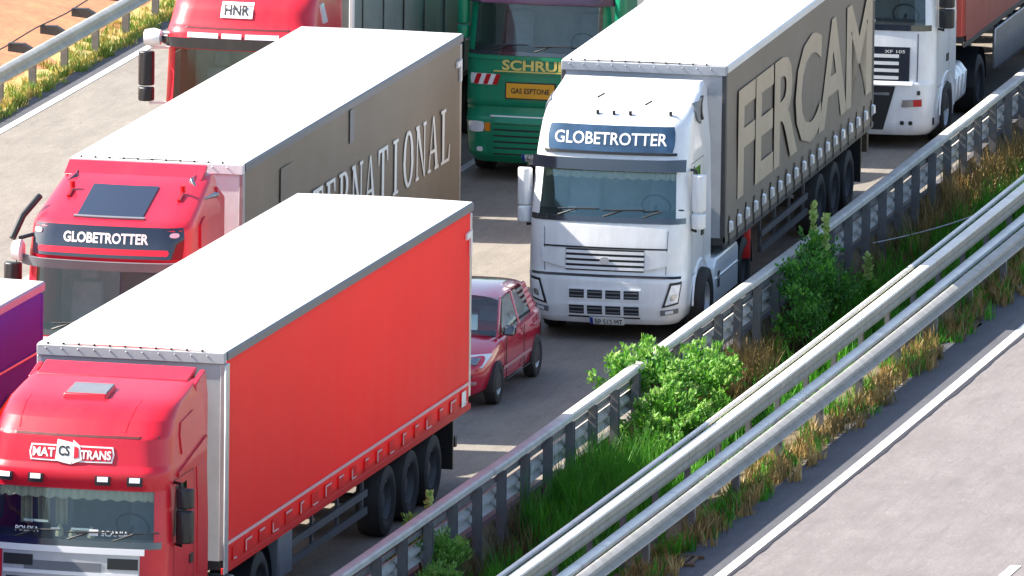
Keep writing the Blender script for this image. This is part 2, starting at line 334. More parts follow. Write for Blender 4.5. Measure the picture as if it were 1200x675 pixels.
# ------------------------------------------------------------------ cab surface
class Cab:
    def __init__(s, lorry, prof, R, paint, ws, side=None, tw=1+2/6, name='cab'):
        """prof rows: z, front y, half width, corner radius, bow; ws=(z0,z1) windscreen; side=(y0,y1,z0,z1) side window"""
        s.p = np.array(prof, float); s.R = R; s.ws = ws; s.side = side; s.tw = tw
        z0, z1 = s.p[0, 0], s.p[-1, 0]
        zs = sorted(set([round(float(z), 4) for z in list(s.p[:, 0]) + list(np.linspace(z0, z1, 34)) + list(ws) + (list(side[2:]) if side else [])]))
        keep = [zs[0]]
        must = set([round(float(z), 4) for z in list(s.p[:, 0]) + list(ws) + (list(side[2:]) if side else [])])
        for z in zs[1:]:
            if z - keep[-1] > .02 or z in must: keep.append(z)
        zs = keep
        ts = list(np.linspace(-1, 1, 9)) + [1+k/6 for k in range(1, 7)] + [-1-k/6 for k in range(1, 7)]
        st = [2.25, 2.5, 2.75, 3]
        if side:
            zm = (side[2]+side[3])/2; ta = s.t_of(s.sy(side[0], zm), zm); tb = s.t_of(s.sy(side[1], zm), zm); st = sorted([ta, tb, (ta+tb)/2, (tb+3)/2, 3]); s.sts = (ta, tb)
        ts += st + [-x for x in st]; ts = sorted(ts)
        mb = MB(); n = len(ts)
        for z in zs:
            for t in ts: mb.v.append(tuple(s.P(t, z)))
        for j in range(len(zs)-1):
            zc = (zs[j]+zs[j+1])/2
            for i in range(n-1):
                tc = (ts[i]+ts[i+1])/2
                if ws[0] < zc < ws[1] and abs(tc) < tw: continue
                if side and side[2] < zc < side[3] and s.sts[0] < abs(tc) < s.sts[1]: continue
                mb.f.append((j*n+i, j*n+i+1, (j+1)*n+i+1, (j+1)*n+i))
        # back wall and roof cap
        for j in range(len(zs)-1): mb.f.append((j*n, (j+1)*n, (j+1)*n+n-1, j*n+n-1))
        top = (len(zs)-1)*n; mb.f.append(tuple(top+i for i in range(n)))
        s.o = mb.build(name, paint, lorry, smooth=50)
        s.ts = ts
    def par(s, z): return [float(np.interp(z, s.p[:, 0], s.p[:, k])) for k in (1, 2, 3, 4)]
    def P(s, t, z):
        f, w, r, b = s.par(z); a = abs(t); sg = 1 if t >= 0 else -1
        f = min(f, s.R-.02); r2 = min(r, max(.02, s.R-f-b-.01))
        if a <= 1: return Vector((t*(w-r), f+b*t*t, z))
        if a <= 2:
            q = (a-1)*math.pi/2; return Vector((sg*(w-r+r*math.sin(q)), f+b+r2*(1-math.cos(q)), z))
        y = f+b+r2; return Vector((sg*w, y+(s.R-y)*(a-2), z))
    def t_of(s, arc, z):
        f, w, r, b = s.par(z); a = abs(arc); sg = 1 if arc >= 0 else -1; r2 = min(r, max(.02, s.R-f-b-.01))
        if a <= w-r: return arc/(w-r)
        a -= w-r
        if a <= r*math.pi/2: return sg*(1+a/(r*math.pi/2))
        a -= r*math.pi/2; return sg*(2+a/max(.02, s.R-f-b-r2))
    def sy(s, y, z):     # arc position of a point at depth y on the +x side
        f, w, r, b = s.par(z); r2 = min(r, max(.02, s.R-f-b-.01)); return (w-r)+r*math.pi/2+(y-f-b-r2)
    def S(s, arc, z, off=0):
        t = s.t_of(arc, z); p = s.P(t, z)
        if off == 0: return p
        e = .01; a = s.P(s.t_of(arc+e, z), z)-s.P(s.t_of(arc-e, z), z); c = s.P(t, z+.02)-s.P(t, z-.02)
        n = a.cross(c)
        if n.length < 1e-9: n = Vector((0, -1, 0))
        n.normalize()
        if n.dot(Vector((p.x, p.y-s.R*.75, .6))) < 0: n = -n
        return p + n*off
    def patch(s, name, quad, m, off=.012, thick=.03, n=(10, 4), rnd=0, parent=None, smooth=35, bevel=0):
        if len(quad) == 4 and not isinstance(quad[0], tuple):
            a0, a1, z0, z1 = quad; quad = [(a0, z0), (a1, z0), (a1, z1), (a0, z1)]
        nu, nv = n; A = []; B = []
        for j in range(nv+1):
            for i in range(nu+1):
                u, v = 2*i/nu-1, 2*j/nv-1
                if rnd: u, v = u*math.sqrt(1-rnd*v*v/2), v*math.sqrt(1-rnd*u*u/2)
                u, v = (u+1)/2, (v+1)/2
                q = [(quad[0][k]*(1-u)+quad[1][k]*u)*(1-v)+(quad[3][k]*(1-u)+quad[2][k]*u)*v for k in (0, 1)]
                A.append(s.S(q[0], q[1], off)); B.append(s.S(q[0], q[1], off-thick))
        N = len(A); mb = MB(); fs = []
        idx = lambda i, j: j*(nu+1)+i
        for j in range(nv):
            for i in range(nu):
                fs.append((idx(i, j), idx(i+1, j), idx(i+1, j+1), idx(i, j+1))); fs.append((N+idx(i, j+1), N+idx(i+1, j+1), N+idx(i+1, j), N+idx(i, j)))
        for i in range(nu):
            fs.append((idx(i+1, 0), idx(i, 0), N+idx(i, 0), N+idx(i+1, 0))); fs.append((idx(i, nv), idx(i+1, nv), N+idx(i+1, nv), N+idx(i, nv)))
        for j in range(nv):
            fs.append((idx(0, j), idx(0, j+1), N+idx(0, j+1), N+idx(0, j))); fs.append((idx(nu, j+1), idx(nu, j), N+idx(nu, j), N+idx(nu, j+1)))
        mb.add(A+B, fs)
        return mb.build(name, m, parent if parent is not None else s.o, smooth=smooth, bevel=bevel)
    def both(s, name, quad, m, **k):
        a0, a1, z0, z1 = quad
        return s.patch(name, (a0, a1, z0, z1), m, **k), s.patch(name, (-a1, -a0, z0, z1), m, **k)
    def text(s, t, a0, a1, z0, z1, m, off=.02, bold=.0, name='lettering', space=1.0):
        return text_on(name, t, lambda u, v: s.S(a0+(a1-a0)*u, z0+(z1-z0)*v, off), m, s.o, bold, space)
    def glaze(s, curtain=True, gm=None):
        z0, z1 = s.ws; tw = s.tw
        mb = MB(); mb.grid(lambda u, v: s.P(-tw+2*tw*u, z0+(z1-z0)*v)+Vector((0, .006, 0)), 20, 5); mb.build('windscreen', gm or glass_g, s.o)
        if s.side:
            for sg in (1, -1):
                mb = MB(); mb.grid(lambda u, v: s.P(sg*(s.sts[0]+(s.sts[1]-s.sts[0])*u), s.side[2]+(s.side[3]-s.side[2])*v)+Vector((-.006*sg, 0, 0)), 4, 2); mb.build('side_window', glass_d, s.o)
        f, w, r, b = s.par(z0); fy = f+b
        # lining: floor, ceiling, back wall
        mb = MB(); iw = w-.1
        mb.box(-iw, iw, s.R-.25, s.R-.2, z0-.5, z1+.12); mb.box(-iw, iw, fy+.25, s.R-.26, z1+.06, z1+.11); mb.box(-iw, iw, fy+.12, s.R-.26, z0-.5, z0-.45)
        mb.build('cab_lining', cloth_in, s.o)
        mb = MB(); mb.prism([(fy+.09, z0-.42), (fy+.09, z0-.0), (fy+.35, z0+.06), (fy+.55, z0+.02), (fy+.62, z0-.12), (fy+.5, z0-.42)], 0, -iw, iw); mb.build('dashboard', dash_m, s.o, bevel=.03)
        for x in (-.62, .62):
            mb = MB(); mb.prism([(1.15, z0-.35), (1.62, z0-.35), (1.75, z0+.45), (1.6, z0+.5), (1.45, z0-.15), (1.15, z0-.18)], 0, x-.24, x+.24); mb.prism([(1.66, z0+.5), (1.78, z0+.5), (1.8, z0+.74), (1.7, z0+.76)], 0, x-.14, x+.14)
            mb.build('seat', seat_m, s.o, bevel=.04)
        mb = MB(); c = Vector((.62, fy+.72, z0+.08)); pts = [c+Vector((.22*math.cos(a), -.12*math.sin(a), .19*math.sin(a))) for a in np.linspace(0, 2*math.pi, 20)]
        mb.tube(pts, .018, 6, False); mb.tube([c, c+Vector((0, -.2, -.12))], .03, 6); mb.build('steering_wheel', black, s.o)
        if curtain:
            mb = MB(); mb.grid(lambda u, v: s.P(-tw*.97+2*tw*.97*u, z1-.01-(.10+.03*abs(math.sin(u*40)))*v)+Vector((0, .05+.012*math.sin(u*150), 0)), 90, 2); mb.build('curtain', curtain_in, s.o)
    def mirror(s, sg, z0, z1, y, out, m, arm=black, split=.35, wdt=.2):
        w = s.par((z0+z1)/2)[1]; x = sg*(w+out); mb = MB()
        h = z1-z0; zc = z0+h*split
        def shell(a, b):
            mb.prism([(x-wdt/2, y+.02), (x-wdt/2*.8, y-.05), (x, y-.09), (x+wdt/2*.8, y-.05), (x+wdt/2, y+.02), (x+wdt/2, y+.07), (x-wdt/2, y+.07)], 2, a, b)
        shell(zc+.01, z1); shell(z0, zc-.015)
        o = mb.build('mirror', m, s.o, bevel=.025)
        mb = MB(); xi = sg*(w-.06)
        mb.tube([(xi, y+.18, z1+.05), (x-sg*wdt*.2, y+.03, z1+.05), (x-sg*wdt*.2, y+.03, z1-.05)], .022, 7); mb.build('mirror_arm', arm, s.o); mb = MB(); mb.tube([(xi, y+.18, z0-.03), (x-sg*wdt*.2, y+.03, z0-.04), (x-sg*wdt*.2, y+.03, z0+.05)], .022, 7)
        mb.build('mirror_arm', arm, s.o)
        mb = MB(); mb.box(x-wdt*.42, x+wdt*.42, y+.071, y+.076, zc+.03, z1-.03); mb.build('mirror_glass', chrome, s.o)
        return o
    def wipers(s, z, xs=(-.75, -.05, .55), ln=.6):
        for x in xs:
            mb = MB(); mb.tube([s.S(x, z-.03, .015), s.S(x+ln*.45, z+.07, .02)], .013, 5); mb.tube([s.S(x, z+.06, .03), s.S(x+ln, z+.085, .03)], .011, 5); mb.build('wiper', black, s.o)

def make_wheel(lorry, x, y, r, width, sg, twin=False, rimm=None, name='wheel'):
    mb = MB(); w = width/2; c = (0, 0, 0)
    prof = [(-w*.7, r*.55), (-w*.95, r*.66), (-w, r*.82), (-w*.86, r*.97), (-w*.5, r), (w*.5, r), (w*.86, r*.97), (w, r*.82), (w*.95, r*.66), (w*.7, r*.55)]
    mb.lathe_x(prof, c, 32)
    o = mb.build(name, rubber, lorry, smooth=40, loc=(x, y, r))
    mb = MB()
    d = -.35 if twin else .1
    p2 = [(sg*w*.72, r*.56), (sg*w*.8, r*.53), (sg*w*.62, r*.5), (sg*w*(d-.1), r*.44), (sg*w*d, r*.28), (sg*w*(d+.45), r*.22), (sg*w*(d+.5), r*.02)]
    mb.lathe_x(p2, c, 24)
    for k in range(8):
        a = k*math.pi/4; mb.tube([(sg*w*d, r*.34*math.cos(a), r*.34*math.sin(a)), (sg*w*(d+.22), r*.34*math.cos(a), r*.34*math.sin(a))], r*.035, 6)
    mb.build('rim', rimm or silver, o, smooth=40)
    return o

def tractor_under(lorry, cab, fw_y=1.35, rear_y=None, tank=None, skirt=None, steps=True, fender_m=None):
    """chassis rails, axles, wheels under the cab"""
    rear_y = rear_y or fw_y+3.6
    mb = MB()
    for x in (-.42, .42): mb.box(x-.04, x+.04, .5, rear_y+1.0, .75, 1.0)
    for y in (2.6, 3.4, rear_y): mb.box(-.42, .42, y-.05, y+.05, .8, .95)
    mb.tube([(-1.0, fw_y, .5), (1.0, fw_y, .5)], .07, 8); mb.tube([(-1.0, rear_y, .5), (1.0, rear_y, .5)], .11, 8); mb.box(-.45, .45, rear_y-.5, rear_y+.5, 1.0, 1.12)
    mb.build('chassis', chassis_m, lorry)
    for sg in (1, -1):
        make_wheel(lorry, sg*1.10, fw_y, .5, .31, sg)
        make_wheel(lorry, sg*.95, rear_y, .5, .56, sg, twin=True, rimm=rim_dark)
        mb = MB()
        mb.grid(lambda u, v: (sg*(.66+.56*v), rear_y+.6*math.cos(math.pi*(1-u)), .5+.62*math.sin(math.pi*(1-u))), 14, 2); mb.build('mudguard', black, lorry)

def wheel_arch(cab, y, z, r, m=None):
    """dark arch opening let into the cab side with a painted lip"""
    for sg in (1, -1):
        w = cab.par(.8)[1]
        mb = MB(); n = 16
        lip = []
        for k in range(n+1):
            a = math.pi*k/n; lip.append((y+r*math.cos(a), z+r*math.sin(a)))
        mb.prism(lip, 0, sg*(w+.004), sg*(w-.3)); mb.build('wheel_arch', chassis_m, cab.o)
        mb = MB(); vs = []; fs = []
        for k in range(n+1):
            a = math.pi*k/n
            for rr, xx in ((r-.005, w+.006), (r+.055, w+.03), (r+.075, w+.004)): vs.append((sg*xx, y+rr*math.cos(a), z+rr*math.sin(a)))
        for k in range(n):
            for q in (0, 1): fs.append((k*3+q, k*3+q+1, (k+1)*3+q+1, (k+1)*3+q))
        mb.add(vs, fs); mb.build('fender_lip', m, cab.o)

def make_trailer(lorry, y0, L, zb, zt, curtain, style='curtain', Wd=2.55, headboard=None, rail=None, stripe=None, buckles=0, post=None, axles=(1.9, 3.2, 4.5), roofm=None, corner_hooks=True):
    hw = Wd/2; y1 = y0+L; T = {}
    # bed and frame
    mb = MB(); mb.box(-hw+.03, hw-.03, y0+.02, y1-.02, zb, zb+.12)
    for x in (-.5, .5): mb.box(x-.06, x+.06, y0+1.0, y1-.1, zb-.38, zb-.002)
    for k in range(9): yy = y0+1.2+k*(L-2)/8; mb.box(-hw+.1, hw-.1, yy-.04, yy+.04, zb-.12, zb-.001)
    mb.box(-hw+.12, hw-.12, y1-.35, y1-.25, .55, .70); mb.box(-.5, -.4, y1-.33, y1-.27, .7, zb-.2); mb.box(.4, .5, y1-.33, y1-.27, .7, zb-.2)
    tr = mb.build('trailer', chassis_m, lorry); T['o'] = tr
    # roof: slightly crowned sheet with bows telegraphing through and an edge lip
    mb = MB(); nu, nv = 8, 72
    def rf(u, v):
        x = -hw+Wd*u; y = y0+L*v
        return (x, y, zt-.004 + .018*(1-(2*u-1)**2) - .012*(.5-.5*math.cos(v*L/.68*2*math.pi))*(1-(2*u-1)**4))
    mb.grid(rf, nu, nv); mb.build('roof', roofm or roof_white, tr)
    # headboard
    mb = MB(); mb.box(-hw+.05, hw-.05, y0, y0+.05, zb+.121, zt-.16); mb.build('headboard', headboard or wall_white, tr)
    mb = MB(); mb.box(-hw-.004, hw+.004, y0-.035, y0+.09, zt-.158, zt-.012)
    for x in np.arange(-hw+.12, hw-.05, .22): mb.box(x-.012, x+.012, y0-.05, y0-.03, zt-.07, zt-.045)
    mb.build('roof_front_beam', headboard or wall_white, tr, bevel=.015)
    # rivets along the front beam, seen as dark dots
    mb = MB()
    for x in np.arange(-hw+.15, hw-.1, .21): mb.box(x-.013, x+.013, y0-.03, y0-.002, zt-.004, zt+.02)
    mb.build('rivet_row', black, tr)
    pm = post or wall_white
    for sg in (1, -1):
        for yy in (y0+.045, y1-.06):
            mb = MB(); mb.box(sg*(hw-.06), sg*(hw+.008), yy-.055, yy+.055, zb+.13, zt-.16); mb.build('corner_post', pm, tr, bevel=.01)
        # curtain with shallow folds between the straps
        def cf(u, v):
            y = y0+.1+(L-.22)*u; z = zb+.02+(zt-.12-zb-.02)*v
            d = .010*math.sin(u*L*2*math.pi/.75)*(1-v)**1.5 + .012*math.sin(u*7+v*3+sg)+.006*math.sin(u*31-v*6)
            return (sg*(hw+.004+d*math.sin(math.pi*min(1, v*1.02+.0))*.9), y, z)
        mb = MB(); mb.grid(cf, 90, 14); T['c%d' % sg] = mb.build('side_curtain', curtain, tr)
        mb = MB(); mb.prism([(sg*(hw-.05), zt-.125), (sg*(hw+.02), zt-.125), (sg*(hw+.022), zt-.03), (sg*(hw+.0), zt-.008), (sg*(hw-.05), zt-.012)], 1, y0+.095, y1+.01); mb.build('roof_rail', rail or grey_plastic, tr)
        mb = MB(); mb.box(sg*(hw-.03), sg*(hw+.012), y0+.0, y1, zb-.06, zb+.03); mb.build('bed_rail', T.get('bm') or (stripe and curtain_red) or chassis_m, tr, bevel=.008)
        # side guard and underrun rails
        mb = MB()
        for zz in (.55, .8): mb.box(sg*(hw-.1), sg*(hw-.06), y0+3.6, y1-5.6, zz-.05, zz+.05)
        for yy in np.linspace(y0+3.7, y1-5.7, 4): mb.box(sg*(hw-.14), sg*(hw-.1), yy-.03, yy+.03, .5, zb-.06)
        mb.build('side_guard', guard_dark, tr)
    # rear doors
    for sg in (1, -1):
        mb = MB(); mb.box(sg*.01, sg*(hw-.06), y1-.03, y1+.03, zb+.0, zt-.13); mb.build('rear_door', headboard or wall_white, tr)
    mb = MB(); mb.box(-hw, hw, y1-.06, y1+.035, zt-.12, zt-.01); mb.build('rear_frame', rail or grey_plastic, tr)
    for x in (-.85, .85):
        mb = MB(); mb.box(x-.07, x+.07, y0+2.5, y0+2.66, .3, zb-.1); mb.box(x-.16, x+.16, y0+2.42, y0+2.74, .24, .3); mb.build('landing_leg', steel_dull, tr)
    mb = MB(); mb.box(-hw+.06, hw-.06, y1-.75, y1-.7, .3, zb-.07); mb.build('mud_flap', black, tr)
    for a in axles: mb = MB(); mb.tube([(-1, y1-a, .5), (1, y1-a, .5)], .07, 8); mb.build('axle', chassis_m, tr)
    for a in axles:
        for sg in (1, -1): make_wheel(lorry, sg*1.05, y1-a, .5, .38, sg, rimm=rim_dark)
    T.update(y0=y0, y1=y1, hw=hw, zb=zb, zt=zt)
    if buckles:
        proto = None
        for k in range(buckles):
            y = y0+.35+(L-.6)*k/(buckles-1)
            if proto is None:
                b = MB(); b.box(hw+.016, hw+.026, -.025, .025, zb-.02, zb+.42); ps = b.mesh('strap'); ps.materials.append(black)
                b = MB(); b.prism([(hw+.03, zb+.16), (hw+.075, zb+.2), (hw+.07, zb+.32), (hw+.03, zb+.34)], 1, -.075, .075); pb = b.mesh('buckle'); pb.materials.append(chrome_b); proto = 1
            for nm, me in (('strap', ps), ('buckle', pb)):
                o = bpy.data.objects.new(nm, me); COL.objects.link(o); o.parent = tr; o.location = (0, y, 0)
    if corner_hooks:
        mb = MB(); X = hw+.03
        for zz in (zt-.62,):
            mb.prism([(y1-.42, zz+.22), (y1-.12, zz+.24), (y1-.12, zz-.1), (y1-.2, zz-.12), (y1-.2, zz+.14), (y1-.42, zz+.13)], 0, X-.02, X+.01)
        mb.build('tensioner_mark', letter_white, tr)
    return T
rim_dark = mat('rim_dark', (.09, .09, .095), .6, metal=.3, var=.3, dirt=.4)  # drive and trailer rims, much darker than the front ones
guard_dark = mat('guard_dark', (.10, .10, .108), .6, metal=.2, var=.2, dirt=.3)
chrome_b = mat('buckle_alloy', (.82, .82, .83), .35, metal=.3)
def seam(cab, pts, m=black, wd=.012):
    """a thin panel gap drawn along arc/z points"""
    mb = MB()
    for (a, z), (b, y) in zip(pts[:-1], pts[1:]):
        n = 8
        for i in range(n):
            p = [(a+(b-a)*k/n, z+(y-z)*k/n) for k in (i, i+1)]
            dx, dz = b-a, y-z; l = math.hypot(dx, dz); ox, oz = -dz/l*wd/2, dx/l*wd/2
            mb.add([cab.S(p[0][0]-ox, p[0][1]-oz, .005), cab.S(p[1][0]-ox, p[1][1]-oz, .005), cab.S(p[1][0]+ox, p[1][1]+oz, .005), cab.S(p[0][0]+ox, p[0][1]+oz, .005)], [(0, 1, 2, 3)])
    return mb.build('panel_gap', m, cab.o, smooth=0)
def door_set(cab, y0, y1, z0, z1, m=black, handle_z=1.55):
    for sg in (1, -1):
        q = lambda y, z: (sg*cab.sy(y, z), z)
        seam(cab, [q(y0, z0), q(y0, z1), q(y1, z1), q(y1, z0), q(y0, z0)], m)
        a = cab.sy(y1-.25, handle_z); cab.patch('door_handle', (sg*(a-.0), sg*(a+.16), handle_z-.06, handle_z+.06), black, off=.02, thick=.03, n=(3, 2))
def number_plate(cab, x0, x1, z, txt, h=.12, blue=True):
    cab.patch('number_plate', (x0, x1, z-h/2, z+h/2), letter_white, off=.03, thick=.03, n=(4, 2))
    if blue: cab.patch('plate_band', (x0+.003, x0+.05, z-h/2+.003, z+h/2-.003), plate_blue, off=.034, thick=.004, n=(2, 2))
    cab.text(txt, x0+.08, x1-.02, z-h*.32, z+h*.32, letter_dark, off=.035, name='plate_number')

# serif capitals built from strokes: list of polygons in a unit cell
def serif(ch):
    tk, th, s = .20, .07, .06
    def rect(a, b, c, d): return [(a, b), (c, b), (c, d), (a, d)]
    def ring(cx, cy, rx, ry, ix, iy, a0, a1, n=14):
        out = []
        for k in range(n):
            p, q = a0+(a1-a0)*k/n, a0+(a1-a0)*(k+1)/n
            out.append([(cx+rx*math.cos(p), cy+ry*math.sin(p)), (cx+rx*math.cos(q), cy+ry*math.sin(q)), (cx+ix*math.cos(q), cy+iy*math.sin(q)), (cx+ix*math.cos(p), cy+iy*math.sin(p))])
        return out
    if ch == 'I': return [rect(.4, s, .6, 1-s), rect(.27, 0, .73, s), rect(.27, 1-s, .73, 1)]
    if ch == 'N': return [rect(.13, s, .21, 1-s), rect(.8, 0, .88, 1-s), [(.1, 1-s), (.34, 1-s), (.86, 0), (.8, 0)], rect(.03, 0, .31, s), rect(.03, 1-s, .33, 1), rect(.7, 1-s, .98, 1)]
    if ch == 'T': return [rect(.4, s, .6, .93), rect(.27, 0, .73, s), rect(.08, .93, .92, 1), [(.08, .93), (.08, .72), (.13, .72), (.2, .93)], [(.92, .93), (.92, .72), (.87, .72), (.8, .93)]]
    if ch == 'E': return [rect(.2, s, .4, 1-s), rect(.08, 0, .86, s), rect(.08, 1-s, .84, 1), rect(.4, .48, .68, .55), [(.86, s), (.9, .26), (.84, .26), (.74, s)], [(.84, 1-s), (.84, .76), (.78, .76), (.72, 1-s)], rect(.66, .4, .7, .64)]
    if ch == 'R': return [rect(.18, s, .36, 1-s), rect(.06, 0, .48, s), rect(.06, 1-s, .5, 1), rect(.36, .47, .5, .53)] + ring(.5, .735, .33, .265, .15, .2, -math.pi/2, math.pi/2) + [[(.46, .48), (.66, .5), (.98, 0), (.74, 0)]]
    if ch == 'A': return [[(.1, s), (.17, s), (.5, .94), (.47, 1)], [(.47, 1), (.57, 1), (.93, s), (.7, s)], rect(.26, .33, .68, .39), rect(.0, 0, .29, s), rect(.62, 0, 1.0, s)]
    if ch == 'O': return ring(.5, .5, .45, .52, .25, .44, 0, 2*math.pi, 28)
    if ch == 'L': return [rect(.2, s, .4, 1-s), rect(.08, 0, .86, s), rect(.08, 1-s, .52, 1), [(.86, s), (.92, .3), (.86, .3), (.74, s)]]
    return []
def serif_text(t, fn, m, parent, name='lettering'):
    n = len(t)
    for i, ch in enumerate(t):
        mb = MB()
        for k, poly in enumerate(serif(ch)):
            mb.add([fn((i+.06+p[0]*.88)/n, p[1], (k % 7)*.0006) for p in poly], [tuple(range(len(poly)))])
        mb.build('letter', m, parent, smooth=0)

def lorry_at(x, y, rz, label):
    o = empty('articulated_lorry', (x, y, 0), rz); tag(o, label, 'lorry', 'lorries queuing on the motorway'); return o
def lorry_from_trailer(lat_x, ty, off, rz, label):
    """place by the trailer front centre; off = distance trailer front lies behind the bumper"""
    return lorry_at(lat_x+math.sin(rz)*off, ty-math.cos(rz)*off, rz, label)

def volvo_prof(zt=3.74, R=2.2):
    return [(.28, .12, 1.06, .36, .05), (.36, .05, 1.14, .36, .05), (.55, .0, 1.2, .34, .05), (1.0, .0, 1.22, .33, .05), (1.03, .03, 1.22, .33, .05), (1.45, .05, 1.22, .33, .05), (1.78, .09, 1.22, .33, .05),
            (2.6, .27, 1.20, .36, .05), (2.84, .31, 1.19, .40, .05), (3.05, .36, 1.17, .42, .06), (3.25, .43, 1.15, .44, .07), (3.36, .54, 1.14, .46, .08), (3.48, .80, 1.13, .46, .10), (3.6, 1.2, 1.11, .46, .12), (3.69, 1.65, 1.09, .42, .12), (zt, 1.98, 1.07, .2, .04)]

# ---- white lorry, taupe curtains -------------------------------------------------
sign_sky_sheen = mat('sign_sky_sheen', (.05, .11, .19), .08, metal=.35, coat=1., var=.6, vscale=1.4)  # blue base colour paints a sky sheen onto the dark sign
def build_white():
    OFF = 2.45
    lo = lorry_from_trailer(.122, 18.541, OFF, .0352, 'white lorry whose taupe trailer carries huge beige letters, beside the median fence')
    c = Cab(lo, volvo_prof(), 2.2, paint_white, (1.90, 2.60), side=(.78, 1.32, 1.94, 2.58))
    c.glaze(gm=glass_f)
    c.patch('sun_visor', (-1.10, 1.10, 2.58, 2.76), gloss_black, off=.16, thick=.05, n=(18, 3))
    c.patch('roof_sign', (-.98, .98, 2.87, 3.25), sign_sky_sheen, off=.02, thick=.03, n=(16, 4), rnd=.12)
    c.patch('sign_frame', (-1.02, 1.02, 2.83, 2.868), black, off=.025, thick=.03, n=(16, 1))
    c.text('GLOBETROTTER', -.86, .86, 2.97, 3.15, letter_white, off=.026, bold=.015)
    c.patch('windscreen_surround', (-1.24, 1.24, 1.82, 1.905), gloss_black, off=.012, thick=.03, n=(18, 1))
    c.wipers(1.94, ln=.62)
    c.patch('papers', (-.62, -.5, 1.96, 2.04), letter_white, off=-.05, thick=.004, n=(2, 2))
    c.patch('bonnet_gap', (-.95, .95, 1.43, 1.455), black, off=.012, thick=.02, n=(12, 1))
    c.patch('grille_panel', (-.60, .60, 1.09, 1.42), black, off=.012, thick=.03, n=(10, 3))
    for k, z in enumerate((1.12, 1.20, 1.28, 1.36)): c.patch('grille_slat', (-.60, .60, z-.008, z+.035), paint_white, off=.032, thick=.03, n=(10, 1))
    c.patch('badge', (-.07, .07, 1.20, 1.31), silver, off=.05, thick=.03, n=(4, 4), rnd=.8)
    for sg in (1, -1): c.patch('grille_wing', [(sg*.61, 1.12), (sg*.96, 1.2), (sg*.98, 1.40), (sg*.61, 1.42)], paint_white, off=.026, thick=.03, n=(5, 2))
    c.patch('bumper_gap', (-1.18, 1.18, 1.0, 1.035), black, off=.008, thick=.03, n=(18, 1))
    for z in (.50, .74):
        c.patch('intake_frame', (-.56, .56, z-.085, z+.085), paint_white, off=.016, thick=.02, n=(8, 2))
        for k in range(4):
            x = -.42+k*.28
            c.patch('intake', (x-.115, x+.115, z-.065, z+.065), black, off=.020, thick=.02, n=(3, 2))
            for q in (-.03, .03): c.patch('intake_slat', (x-.105, x+.105, z+q-.008, z+q+.008), grey_plastic, off=.028, thick=.012, n=(3, 1))
    c.patch('lower_gap', (-.55, .55, .375, .395), black, off=.01, thick=.02, n=(8, 1))
    for sg in (1, -1):
        c.patch('headlight', [(sg*.88, .56), (sg*1.14, .62), (sg*1.20, .96), (sg*1.0, .94)], black, off=.012, thick=.03, n=(5, 4))
        c.patch('headlight_lens', [(sg*.93, .60), (sg*1.12, .65), (sg*1.165, .92), (sg*1.02, .905)], lamp_m, off=.022, thick=.015, n=(4, 4))
        c.patch('headlight_bowl', [(sg*.99, .66), (sg*1.09, .69), (sg*1.11, .78), (sg*1.02, .77)], lamp_dark, off=.028, thick=.012, n=(3, 3), rnd=.8)
        c.patch('fog_lamp', [(sg*.86, .44), (sg*1.14, .48), (sg*1.14, .55), (sg*.86, .52)], grey_plastic, off=.016, thick=.02, n=(4, 2))
        c.patch('fog_lens', [(sg*.93, .465), (sg*1.05, .485), (sg*1.05, .53), (sg*.93, .51)], lamp_m, off=.022, thick=.012, n=(3, 2))
        # air deflector vent on the shoulder of the roof
        a = lambda y, z: (sg*c.sy(y, z), z)
        c.patch('roof_vent', [a(1.25, 3.26), a(1.5, 3.18), a(1.72, 3.55), a(1.2, 3.5)], grey_plastic, off=.03, thick=.05, n=(3, 3))
        c.patch('vent_mouth', [a(1.62, 3.22), a(1.70, 3.22), a(1.84, 3.56), a(1.74, 3.56)], black, off=.032, thick=.05, n=(2, 3))
    number_plate(c, -.22, .30, .33, 'BP 512 MT')
    for x in (-.25, .0, .25, .85): p = c.S(x, 3.40, .03); mb = MB(); mb.box(p.x-.02, p.x+.02, p.y-.03, p.y+.03, p.z-.03, p.z+.03); mb.build('roof_lamp_mount', black, c.o)
    for x, z in ((-.35, 3.56), (.42, 3.50)): p = c.S(x, z, .02); mb = MB(); mb.tube([p, p+Vector((.1, .05, .06))], .016, 5); mb.build('roof_bracket', black, c.o)
    seam(c, [(.93, 1.06), (.95, 1.72)], grey_plastic, .010); seam(c, [(-.93, 1.06), (-.95, 1.72)], grey_plastic, .010)
    door_set(c, .66, 1.62, .98, 2.68, grey_plastic)
    c.both('window_post', (c.sy(.70, 2.2), c.sy(.78, 2.2), 1.92, 2.62), black, off=.008, thick=.02, n=(2, 4))
    c.mirror(1, 1.72, 2.55, .50, .13, paint_white, split=.30, wdt=.22); c.mirror(-1, 1.72, 2.55, .50, .13, paint_white, split=.30, wdt=.22)
    wheel_arch(c, 1.38, .5, .58, paint_white)
    # step fairing and tank fairing behind the wheel
    for sg in (1, -1):
        mb = MB(); mb.prism([(2.0, .32), (4.0, .32), (4.0, .95), (3.9, 1.02), (2.15, 1.02), (2.0, .9)], 0, sg*.85, sg*1.22); f = mb.build('side_fairing', paint_white, lo, bevel=.03)
        mb = MB(); mb.prism([(2.05, .69), (3.95, .69), (3.95, .72), (2.05, .72)], 0, sg*1.22, sg*1.235); mb.build('trim_line', lamp_m, f)
        mb = MB(); mb.box(sg*1.215, sg*1.23, 2.28, 2.42, .55, .8); mb.build('fuel_cap', black, f)
        for z in (.45, .78): 
            a = c.sy(2.0, z)
        mb = MB(); mb.prism([(2.2, 1.0), (2.42, 1.0), (2.42, 3.6), (2.2, 3.68)], 0, sg*1.02, sg*1.10); mb.build('side_deflector', paint_white, c.o, bevel=.02)
    c.o.location.x = -.10
    tractor_under(lo, c, 1.38, 4.6)
